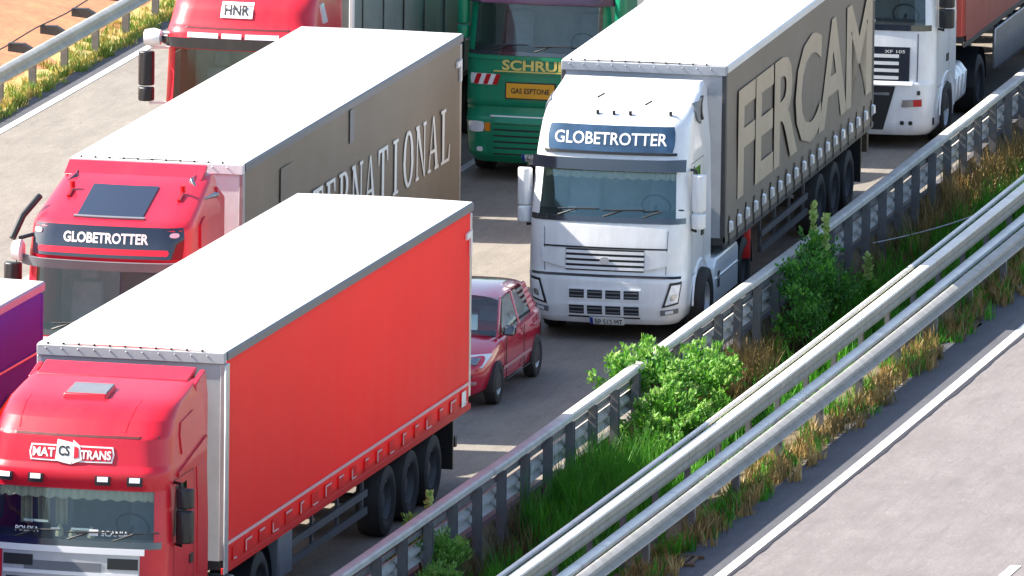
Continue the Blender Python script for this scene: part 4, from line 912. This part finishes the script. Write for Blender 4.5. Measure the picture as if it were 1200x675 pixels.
# ------------------------------------------------------------------ red hatchback
def build_car():
    lo = empty('hatchback_car', (-.97, 9.5, 0), .006)
    tag(lo, 'dark red hatchback car between the red trailer and the white lorry', 'car')
    st = [(0, .56, .24, .60, .62), (.05, .66, .21, .66, .69), (.18, .75, .20, .72, .77), (.45, .80, .20, .79, .85), (.8, .825, .20, .85, .92), (1.16, .835, .20, .90, .97), (1.6, .845, .20, .92, .95), (2.4, .85, .20, .94, .96), (3.1, .845, .20, .97, .99), (3.55, .83, .21, .99, 1.0), (3.8, .79, .24, .97, .99), (3.9, .72, .30, .80, .82)]
    mb = MB(); rows = []
    for y, w, lw, ze, zc in st:
        half = [(0, lw), (w*.8, lw), (w*.95, lw+.08), (w, .5), (w*.995, (ze+.55)/2), (w*.96, ze-.03), (w*.88, ze+.005), (w*.5, ze+(zc-ze)*.75), (0, zc)]
        r = half + [(-x, z) for x, z in half[-2:0:-1]]; rows.append(len(mb.v)); mb.v += [(x, y + (.06*(abs(x)/w)**2 if y < .5 else 0), z) for x, z in r]; n = len(r)
    for j in range(len(st)-1):
        for i in range(n): mb.f.append((rows[j]+i, rows[j]+(i+1) % n, rows[j+1]+(i+1) % n, rows[j+1]+i))
    mb.f += [tuple(range(n)), tuple(rows[-1]+i for i in range(n))]
    body = mb.build('body', paint_car, lo, smooth=45)
    # roof with rounded edge
    def rf(u, v):
        y = 1.92+1.62*v; t = 2*u-1; w = .60-.03*abs(2*v-1)
        return (w*t, y, 1.47-.06*abs(t)**4-.05*(2*v-1.1)**2)
    mb = MB(); mb.grid(rf, 10, 8); roof = mb.build('roof', paint_car, lo)
    def pillar(a, b, w, nm='pillar'):
        for sg in (1, -1):
            mb = MB(); A = Vector(a); B = Vector(b); d = Vector((0, w, 0)); n_ = Vector((.035, 0, .0))
            p = [A, A+d, A+d-n_, A-n_, B, B+d, B+d-n_, B-n_]; mb.hexa([(sg*q.x, q.y, q.z) for q in p]); mb.build(nm, paint_car, lo, bevel=.01)
    pillar((.76, 1.10, .93), (.605, 1.88, 1.40), .10); pillar((.775, 2.42, .93), (.615, 2.48, 1.41), .08); pillar((.76, 3.28, .97), (.60, 3.2, 1.40), .30)
    mb = MB(); mb.grid(lambda u, v: ((2*u-1)*(.74-.15*v), 1.09+.82*v+.10*(abs(2*u-1)**2)*(1-v*.6)-.06, .955+.455*v), 10, 4); mb.build('windscreen', glass_g, lo)
    mb = MB(); mb.grid(lambda u, v: ((2*u-1)*(.72-.14*v), 3.78-.3*v, 1.0+.38*v), 6, 3); mb.build('rear_window', glass_d, lo)
    for sg in (1, -1):
        for y0, y1, t0, t1 in ((1.30, 2.42, 1.98, 2.48), (2.50, 3.28, 2.56, 3.2)):
            mb = MB(); mb.grid(lambda u, v: (sg*(.765-.155*v), (y0+(y1-y0)*u)*(1-v)+(t0+(t1-t0)*u)*v, .935+.46*v), 3, 3); mb.build('side_window', glass_d, lo)
        mb = MB(); mb.prism([(1.22, .94), (1.42, .95), (1.42, 1.08), (1.27, 1.08)], 0, sg*.80, sg*.97); mi = mb.build('wing_mirror', gloss_black, lo, bevel=.03)
        q = [(.40, .10, .60), (.735, .22, .60), (.80, .56, .765), (.50, .30, .765)]; mb = MB(); mb.hexa([(sg*a, b, z) for a, b, z in q]+[(sg*(a+.012), b-.022, z+.03) for a, b, z in q]); h = mb.build('headlight', lamp_m, lo, bevel=.012)
        mb = MB(); mb.hexa([(sg*a, b, z) for a, b, z in [(.53, .12, .65), (.66, .16, .65), (.70, .27, .745), (.58, .20, .745)]]+[(sg*(a+.012), b-.03, z+.03) for a, b, z in [(.53, .12, .65), (.66, .16, .65), (.70, .27, .745), (.58, .20, .745)]]); mb.build('headlight_bowl', lamp_dark, lo, bevel=.01)
        mb = MB()
        w = .852
        for a, b in (((1.30, .28), (1.30, .92)), ((2.44, .28), (2.44, .93)), ((1.30, .28), (2.9, .28))): mb.tube([(sg*w, *a), (sg*(w-.004), *b)], .007, 4)
        mb.build('door_gap', black, body)
        for y in (2.26, 3.12): mb = MB(); mb.box(sg*.85, sg*.868, y-.09, y+.06, .80, .83); mb.build('door_handle', paint_car, lo, bevel=.006)
        mb = MB(); mb.box(sg*.848, sg*.862, 1.12, 2.9, .46, .51); mb.build('rub_strip', mat('rub_pale', (.42, .2, .2), .5), lo, bevel=.005)
        for y in (.80, 3.30):
            mb = MB(); mb.prism([(y+.335*math.cos(a), .305+.335*math.sin(a)) for a in np.linspace(-.25, math.pi+.25, 18)], 0, sg*.55, sg*.853); mb.build('wheel_arch', chassis_m, lo)
            make_wheel(lo, sg*.775, y, .305, .19, sg, rimm=chrome_b)
    mb = MB(); mb.prism([(-.62, .50), (.62, .50), (.56, .60), (-.56, .60)], 1, .005, .1); mb.build('grille', black, lo)
    mb = MB(); mb.box(-.68, .68, -.0, .12, .385, .43); mb.build('bumper_strip', mat('rub_pale', (.42, .2, .2), .5), lo, bevel=.01)
    mb = MB(); mb.box(-.5, .5, .03, .12, .26, .35); mb.build('lower_grille', black, lo)
    mb = MB(); mb.box(-.26, .26, -.02, .01, .44, .55); mb.build('number_plate', letter_white, lo)
    # seats and dashboard
    mb = MB(); mb.box(-.68, .68, 1.25, 1.6, .7, .95); mb.build('dashboard', dash_m, lo, bevel=.04)
    for x in (-.36, .36): mb = MB(); mb.prism([(1.95, .5), (2.45, .5), (2.6, 1.15), (2.45, 1.2), (2.35, .7), (1.95, .66)], 0, x-.22, x+.22); mb.prism([(2.5, 1.18), (2.6, 1.18), (2.62, 1.33), (2.54, 1.33)], 0, x-.12, x+.12); mb.build('seat', seat_m, lo, bevel=.03)
    mb = MB(); mb.prism([(2.95, .5), (3.45, .5), (3.5, 1.1), (3.35, 1.12), (2.95, .66)], 0, -.6, .6); mb.build('rear_seat', seat_m, lo, bevel=.03)
build_car()

# ------------------------------------------------------------------ fences and barriers
def along(fn_pts, y0, y1, step):
    """sweep a closed lat/z profile along the road bend"""
    mb = MB(); ys = np.linspace(y0, y1, max(2, int(round((y1-y0)/step))+1)); n = len(fn_pts)
    for y in ys:
        for l, z in fn_pts: mb.v.append((RX(l, y), y, z))
    for j in range(len(ys)-1):
        for i in range(n): mb.f.append((j*n+i, j*n+(i+1) % n, (j+1)*n+(i+1) % n, (j+1)*n+i))
    mb.f += [tuple(range(n))[::-1], tuple((len(ys)-1)*n+i for i in range(n))]
    return mb
def rect(a, b, c, d): return [(a, c), (b, c), (b, d), (a, d)]
def wbeam(l, z, side=1, t=.006, h=.31, d=.08):
    pr_ = [(0, 0), (.3*d, .03*h), (d, .17*h), (d, .27*h), (.15*d, .43*h), (.15*d, .57*h), (d, .73*h), (d, .83*h), (.3*d, .97*h), (0, h)]
    out = [(l+side*x, z+y) for x, y in pr_]; return out + [(x-side*t, y) for x, y in out[::-1]]

fence = empty('bridge_fence', (0, 0, 0)); tag(fence, 'weathered steel fence with close upright posts along the truck lanes', 'fence')
YA, YB = -34, 72
def sect(y0, y1, ln): 
    k = int((y1-y0)/ln); return [(y0+i*ln, y0+(i+1)*ln) for i in range(k)]
beam_grey = mat('beam_shade_weathered', (.34, .32, .27), .75, metal=0, spec=.25, var=.2, vscale=4, dirt=.3)  # grey puts the shade on the beam's side face into its colour
rail_grey = mat('rail_weathered', (.40, .385, .36), .72, metal=0, spec=.3, var=.2, vscale=4, dirt=.3)
steel_rail = mat('rail_galvanised', (.55, .53, .49), .7, metal=.0, spec=.3, var=.16, vscale=4, dirt=.3)
for a, b in sect(YA, YB, 4.2):
    j = random.uniform(-.008, .008)
    along([(2.225+j, .875), (2.40+j, .875), (2.405+j, .945), (2.38+j, .965), (2.25+j, .965), (2.22+j, .945)], a, b-.012, 2).build('top_rail', steel_rail, fence)
    along(rect(2.285, 2.305, .70, .78), a, b-.01, 2).build('upper_rail', steel_dull, fence)
    along(wbeam(2.30, .34, -1, h=.31), a, b-.01, 2).build('guard_rail', steel_rail, fence)
pm = MB(); pm.prism([(-.0, -.06), (.12, -.06), (.12, -.045), (.067, -.045), (.067, .045), (.12, .045), (.12, .06), (0, .06), (0, .045), (.053, .045), (.053, -.045), (0, -.045)], 2, -.42, .87)
pme = pm.mesh('post'); pme.materials.append(steel_dull)
for k in range(int((YB-YA)/1.4)):
    y = YA+.5+k*1.4
    o = bpy.data.objects.new('post', pme); COL.objects.link(o); o.parent = fence; o.location = (RX(2.315, y), y, random.uniform(-.02, .0)); o.rotation_euler = (random.uniform(-.012, .012), random.uniform(-.012, .012), heading(y))

bar = empty('double_crash_barrier', (0, 0, 0)); tag(bar, 'bright white twin-beam crash barrier running through the weedy median', 'crash barrier')
for a, b in sect(YA, YB, 6):
    along([(4.315, .90), (4.377, .90), (4.377, .945), (4.365, .956), (4.325, .956), (4.315, .945)], a, b-.015, 2).build('rear_beam', rail_white, bar)
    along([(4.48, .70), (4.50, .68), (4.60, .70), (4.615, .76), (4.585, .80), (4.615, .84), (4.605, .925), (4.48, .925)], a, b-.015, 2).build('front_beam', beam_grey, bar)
    along([(4.468, .926), (4.622, .926), (4.628, .945), (4.615, .957), (4.48, .957), (4.468, .945)], a, b-.02, 2).build('beam_lit_cap', rail_white, bar)  # white cap paints the beam's sunlit top against its shaded grey side
pm = MB(); pm.box(-.035, .035, -.05, .05, -.4, .86); pme = pm.mesh('post'); pme.materials.append(steel_dull)
for k in range(int((YB-YA)/2)):
    y = YA+.7+k*2; o = bpy.data.objects.new('post', pme); COL.objects.link(o); o.parent = bar; o.location = (RX(4.43, y), y, 0); o.rotation_euler = (0, 0, heading(y))

bar = empty('roadside_crash_barrier', (0, 0, 0)); tag(bar, 'grey crash barrier beside the empty opposite carriageway', 'crash barrier')
for a, b in sect(YA, YB, 1.42):
    along([(4.73, .62), (4.88, .62), (4.88, .68), (4.86, .692), (4.75, .692), (4.73, .68)], a, b-.03, 1.42).build('spacer_box', rail_white, bar)
for a, b in sect(YA, YB, 4.2):
    along(wbeam(4.985, .39, 1, h=.29, d=.09), a, b-.012, 2).build('guard_rail', rail_grey, bar)
pm = MB(); pm.box(-.05, .05, -.04, .04, -.3, .62); pm2 = pm.mesh('post'); pm2.materials.append(steel_dull)
for k in range(int((YB-YA)/2.84)):
    y = YA+.7+k*2.84; o = bpy.data.objects.new('post', pm2); COL.objects.link(o); o.parent = bar; o.location = (RX(4.93, y), y, 0); o.rotation_euler = (0, 0, heading(y))

bar = empty('verge_guard_rail', (0, 0, 0)); tag(bar, 'grey guard rail on the grassy verge before the orange earth bank', 'guard rail')
for a, b in sect(-10, 90, 4.2):
    along(wbeam(-14.97, .26, 1, h=.31), a, b-.012, 2).build('guard_rail', steel_rail, bar)
pm = MB(); pm.box(-.06, .06, -.05, .05, -.2, .70); pm2 = pm.mesh('post'); pm2.materials.append(steel_dull)
pb = MB(); pb.prism([(-.42, .66), (-.0, .62), (.0, .72), (-.15, .80), (-.42, .80)], 1, -.07, .07); pb2 = pb.mesh('bracket'); pb2.materials.append(chassis_m)
for k in range(45):
    y = -10+.4+k*2.25
    for me, nm in ((pm2, 'post'), (pb2, 'bracket')):
        o = bpy.data.objects.new(nm, me); COL.objects.link(o); o.parent = bar; o.location = (RX(-15.04, y), y, -.18); o.rotation_euler = (0, 0, heading(y))
mb = MB(); mb.tube([(RX(-15.43, y), y, .62+.02*math.sin(y*1.4)) for y in np.arange(-10, 90, 1.1)], .014, 5); mb.build('cable', chassis_m, bar)

# ------------------------------------------------------------------ vegetation
leaf_green = foliage('leaf_green', (.035, .14, .012), (.09, .30, .022), (.23, .48, .055), .35, 5)
leaf_dark = foliage('leaf_dark', (.022, .10, .012), (.045, .20, .02), (.12, .32, .04), .3, 4)
leaf_tip = foliage('leaf_tip', (.14, .32, .05), (.24, .46, .08), (.42, .58, .18), .4, 9)
blossom = foliage('blossom', (.30, .46, .10), (.50, .62, .20), (.66, .74, .36), .4, 9)
grass_green = foliage('grass_green', (.03, .15, .008), (.06, .27, .014), (.13, .38, .025), .35, 3)
grass_dry = foliage('grass_dry', (.16, .10, .035), (.32, .21, .07), (.50, .36, .14), .25, 3)
grass_brown = foliage('grass_brown', (.08, .055, .02), (.16, .12, .04), (.26, .20, .07), .2, 3)
grass_yellow = foliage('grass_yellow', (.20, .20, .04), (.46, .36, .10), (.62, .50, .20), .3, 1.2)
grass_lime = foliage('grass_lime', (.08, .16, .02), (.17, .27, .04), (.36, .40, .09), .3, 1.6)

def leaves_mesh(pts, dirs, size, asp, name, material, parent=None):
    """leaf quads folded along the midrib, one per point"""
    n = len(pts); d = dirs/np.linalg.norm(dirs, axis=1)[:, None]
    r = rng.normal(size=(n, 3)); s_ = np.cross(d, r); s_ /= np.linalg.norm(s_, axis=1)[:, None]+1e-9; nn = np.cross(d, s_)
    L = (size*rng.uniform(.6, 1.3, n))[:, None]; Wd = L*asp
    v = np.stack([pts, pts+d*L*.5+s_*Wd+nn*Wd*.3, pts+d*L, pts+d*L*.5-s_*Wd+nn*Wd*.3], 1).reshape(-1, 3)
    f = np.arange(n*4).reshape(-1, 4)
    f = np.concatenate([f[:, [0, 1, 2]], f[:, [0, 2, 3]]])
    me = bpy.data.meshes.new(name); me.from_pydata(v.tolist(), [], f.tolist()); me.materials.append(material)
    o = bpy.data.objects.new(name, me); COL.objects.link(o); o.parent = parent; return o
def bush(name, lat, y, lobes, n, size, label, cat, mats, group=None, stems=10, tip=.25, z0=-.35, asp=.28):
    """lobes: (dx, dy, z, rx, ry, rz) around the foot"""
    root = empty(name, (RX(lat, y), y, z0)); tag(root, label, cat, group)
    P = []; D = []
    tot = sum(l[3]*l[4]*l[5] for l in lobes)
    mb = MB(); tips = []
    for l in lobes:
        c = np.array([l[0], l[1], l[2]-z0]); R_ = np.array(l[3:6])
        # twigs radiate inside the lobe; leaves sit along the twigs in sprays
        nt_ = max(6, int(90*(R_.prod()/tot)*len(lobes)**.3)) ; m_ = int(n*R_.prod()/tot/nt_)+1
        for k in range(nt_):
            u = rng.normal(size=3); u /= np.linalg.norm(u); u[2] = abs(u[2])*.9+.12*u[2]; e = c+u*R_*rng.uniform(.75, 1.1); b = c-np.array([0, 0, R_[2]*.5])+u*R_*.15
            t = rng.uniform(.2, 1., m_)**.7; q = b+(e-b)*t[:, None]+rng.normal(size=(m_, 3))*.055
            P.append(q); D.append((e-b)/np.linalg.norm(e-b)+rng.normal(size=(m_, 3))*.75+np.array([0, 0, .2])); tips.append((e, e-b))
            if k % 5 == 0: mb.tube([b, (b+e)/2+rng.normal(size=3)*.03, e], [.008, .006, .003], 4)
        mb.tube([(0, 0, -.05), (c*.5+rng.normal(size=3)*.05), c], [.03, .022, .012], 6)
    mb.build('stem', bark, root)
    leaves_mesh(np.concatenate(P), np.concatenate(D), size, asp, 'foliage', mats[0], root)
    if tip:
        k = [i for i in range(len(tips)) if rng.random() < tip*2]; P = []; D = []
        for i in k:
            e, d = tips[i]; m_ = 16; P.append(e+rng.normal(size=(m_, 3))*.035); D.append(d/np.linalg.norm(d)+rng.normal(size=(m_, 3))*.7+np.array([0, 0, .5]))
        if P: leaves_mesh(np.concatenate(P), np.concatenate(D), size, asp, 'young_leaves', mats[1], root)
    return root
bush('median_bush', 2.88, 8.5, [(-.35, .6, .66, .46, .8, .5), (.1, -.4, .3, .55, 1.0, .5), (-.1, 1.8, .5, .5, .9, .5), (-.8, .2, .75, .36, .6, .4), (.2, -1.7, .0, .45, .7, .35), (.05, 3.0, .35, .4, .8, .4), (.25, .9, .15, .5, .9, .4), (-.15, -1.0, .1, .4, .6, .35), (-.62, .9, 1.0, .18, .3, .3)],
     6500, .09, 'bright leafy green bush leaning over the fence beside the white lorry', 'bush', (leaf_green, leaf_tip), 'bushes in the median', tip=.42)
bush('median_bush', 2.85, 18.3, [(-.1, .3, .55, .4, 1.0, .6), (.1, 1.2, .3, .45, 1.0, .55), (.1, -.8, .2, .42, .8, .5), (-.2, 1.3, 1.0, .22, .4, .4), (-.3, 2.3, .7, .3, .6, .4)],
     5200, .075, 'dark green bush with tall pale flower spikes in the median', 'bush', (leaf_dark, leaf_green), 'bushes in the median', tip=.2)
def spike(lat, y, zt, label, parent_name='flower_stalk'):
    root = empty(parent_name, (RX(lat, y), y, -.35)); tag(root, label, 'plant', 'tall stalks in the median')
    mb = MB(); h = zt+.35; lean = random.uniform(-.08, .08); mb.tube([(0, 0, 0), (lean*.5, 0, h*.5), (lean, 0, h)], [.012, .01, .005], 5); mb.build('stalk', leaf_green, root)
    n = 260; t = rng.uniform(.55, 1, n); p = np.stack([lean*t+rng.normal(size=n)*.045*(1.25-t), rng.normal(size=n)*.045*(1.25-t), h*t], 1); d = np.stack([rng.normal(size=n), rng.normal(size=n), np.full(n, 1.2)], 1)
    leaves_mesh(p, d, .07, .38, 'blossom', blossom, root)
    n = 60; t = rng.uniform(.1, .6, n); p = np.stack([lean*t, 0*t, h*t], 1); leaves_mesh(p, np.stack([rng.normal(size=n), rng.normal(size=n), np.full(n, .5)], 1), .16, .2, 'leaves', leaf_green, root)
spike(2.46, 20.4, 1.62, 'tallest pale flower spike rising from the dark bush')
spike(2.72, 20.4, 1.42, 'second pale flower spike just right of the tallest one')
spike(3.05, 22.2, .55, 'short pale stalk by the fence right of the dark bush')
bush('weed_clump', 2.42, -4.2, [(-.25, .2, .55, .16, .4, .35), (.1, .6, .3, .25, .5, .3), (-.45, -.2, .4, .14, .3, .3), (.25, -.5, .1, .25, .5, .3)], 1500, .075, 'leafy weed poking over the fence rail at the bottom edge', 'weed', (leaf_green, leaf_tip), 'weeds along the fence', tip=.5, asp=.2)
spike(2.15, -3.3, 1.12, 'thin weed stalk in front of the fence rail near the bottom edge')
bush('weed_clump', 2.55, 13.2, [(0, 0, .05, .2, .5, .25), (0, .8, .0, .2, .4, .25)], 500, .06, 'small weed under the fence right of the bright bush', 'weed', (leaf_green, leaf_green), 'weeds along the fence', tip=0)

def grass(name, n, latf, yf, hf, material, label, zf=lambda l: -.3, wd=.012, lean=.35, clump=0):
    lat = latf(n); y = yf(n)
    if clump:
        c = rng.integers(0, clump, n); cl, cy = latf(clump), yf(clump); lat = cl[c]+rng.normal(size=n)*.05; y = cy[c]+rng.normal(size=n)*.10
        hs = rng.uniform(.5, 1.25, clump)[c]
    else: hs = np.ones(n)
    h = hf(n)*hs; x = lat-CURV*(y-1.43)**2/2; z = np.array([zf(l) for l in lat])
    a = rng.uniform(0, 2*math.pi, n); ld = rng.uniform(.05, lean, n)*h; dx, dy = np.cos(a)*ld, np.sin(a)*ld
    b = rng.uniform(0, 2*math.pi, n); wx, wy = np.cos(b)*wd, np.sin(b)*wd
    base = np.stack([x, y, z-.03], 1); up = np.stack([0*x, 0*x, h], 1); off = np.stack([dx, dy, 0*x], 1); wv = np.stack([wx, wy, 0*x], 1)
    v = np.stack([base-wv, base+wv, base+up*.6+off*.35+wv*.7, base+up*.6+off*.35-wv*.7, base+up+off], 1).reshape(-1, 3)
    i = np.arange(n)*5; f = np.concatenate([np.stack([i, i+1, i+2], 1), np.stack([i, i+2, i+3], 1), np.stack([i+3, i+2, i+4], 1)])
    me = bpy.data.meshes.new(name); me.from_pydata(v.tolist(), [], f.tolist()); me.materials.append(material)
    o = bpy.data.objects.new(name, me); COL.objects.link(o); return tag(o, label, 'grass', kind='stuff')
def uni(a, b): return lambda n: rng.uniform(a, b, n)
def nor(a, s, lo, hi): return lambda n: np.clip(rng.normal(a, s, n), lo, hi)
mz = lambda l: float(np.interp(l, [2.26, 2.5, 3.2, 4.1, 4.9, 5.3], [-.01, -.32, -.38, -.25, -.02, -.004]))
grass('green_grass', 34000, uni(2.7, 4.25), uni(-14, 46), uni(.22, .58), grass_green, 'dense green grass filling the median', mz, .013, .5, clump=1000)
grass('feathery_grass', 9000, nor(2.95, .28, 2.5, 3.7), nor(3.6, 1.3, .5, 7), uni(.45, .95), grass_green, 'feathery dark green tall grass clump behind the fence', mz, .007, .45, clump=160)
grass('brown_grass', 7000, uni(2.4, 2.85), uni(-14, 46), uni(.2, .6), grass_brown, 'brown dead grass at the foot of the fence', mz, .010, .45, clump=420)
grass('dry_grass', 2600, nor(2.75, .2, 2.45, 3.2), nor(35, 4, 27, 46), uni(.35, .8), grass_dry, 'tall straw coloured grass by the fence upper right', mz, .010, .4, clump=90)
grass('dry_grass', 3000, nor(2.7, .2, 2.45, 3.3), nor(13.6, 1.0, 11.4, 15.6), uni(.3, .75), grass_dry, 'straw coloured grass under the fence beside the white cab', mz, .010, .4, clump=80)
grass('verge_weeds', 13000, nor(5.05, .17, 4.55, 5.42), uni(-12, 46), uni(.08, .34), grass_dry, 'dry straw weeds at the foot of the roadside barrier', mz, .012, .6, clump=500)
grass('verge_weeds', 9000, nor(5.02, .16, 4.5, 5.36), uni(-12, 46), uni(.08, .32), grass_brown, 'brown and green weeds at the foot of the roadside barrier', mz, .012, .6, clump=330)
grass('verge_weeds', 6000, nor(4.95, .2, 4.45, 5.34), uni(-12, 46), uni(.1, .36), grass_green, 'green weeds growing under the roadside barrier', mz, .012, .6, clump=220)
vz = lambda l: float(np.interp(l, [-17.2, -15.55, -15.0, -14.5], [.30, -.06, -.15, -.006]))
grass('yellow_grass', 13000, nor(-14.95, .35, -15.9, -14.46), uni(26, 64), uni(.05, .17), grass_yellow, 'sunburnt yellow grass on the verge', vz, .014, .7, clump=520)
grass('lime_grass', 9000, nor(-14.8, .3, -16.0, -14.44), uni(26, 64), uni(.06, .22), grass_lime, 'fresh green grass along the verge edge', vz, .013, .6, clump=330)

# small things
mb = MB()
for k in range(5): mb.box(RX(5.30, -1.5)+k*.075-.19, RX(5.30, -1.5)+k*.075-.145, -1.72, -1.22, .006, .035)
root = empty('drain_grate', (0, 0, 0)); tag(root, 'small rusty drain grate on the opposite shoulder near the bottom edge', 'drain grate')
rust = mat('rust', (.13, .075, .04), .8, var=.3)
fx = RX(5.26, -1.4)
for k in range(5): mb = MB(); mb.box(fx-.24+k*.1, fx-.19+k*.1, -1.68, -1.12, .008, .04); mb.build('grate_bar', rust, root)
mb = MB(); mb.box(fx-.28, fx+.28, -1.72, -1.68, .006, .045); mb.build('grate_frame', rust, root); mb = MB(); mb.box(fx-.28, fx+.28, -1.12, -1.08, .006, .045); mb.build('grate_frame', rust, root)
mb = MB(); A, B = Vector((RX(2.35, 26.0), 26.0, .12)), Vector((RX(4.2, 30.4), 30.4, .42))
mb.tube([A.lerp(B, t)+Vector((0, 0, -.10*math.sin(math.pi*t))) for t in np.linspace(0, 1, 14)], .012, 6)
tag(mb.build('stay_wire', steel, None), 'thin pale wire slung from the fence to the white barrier', 'wire')
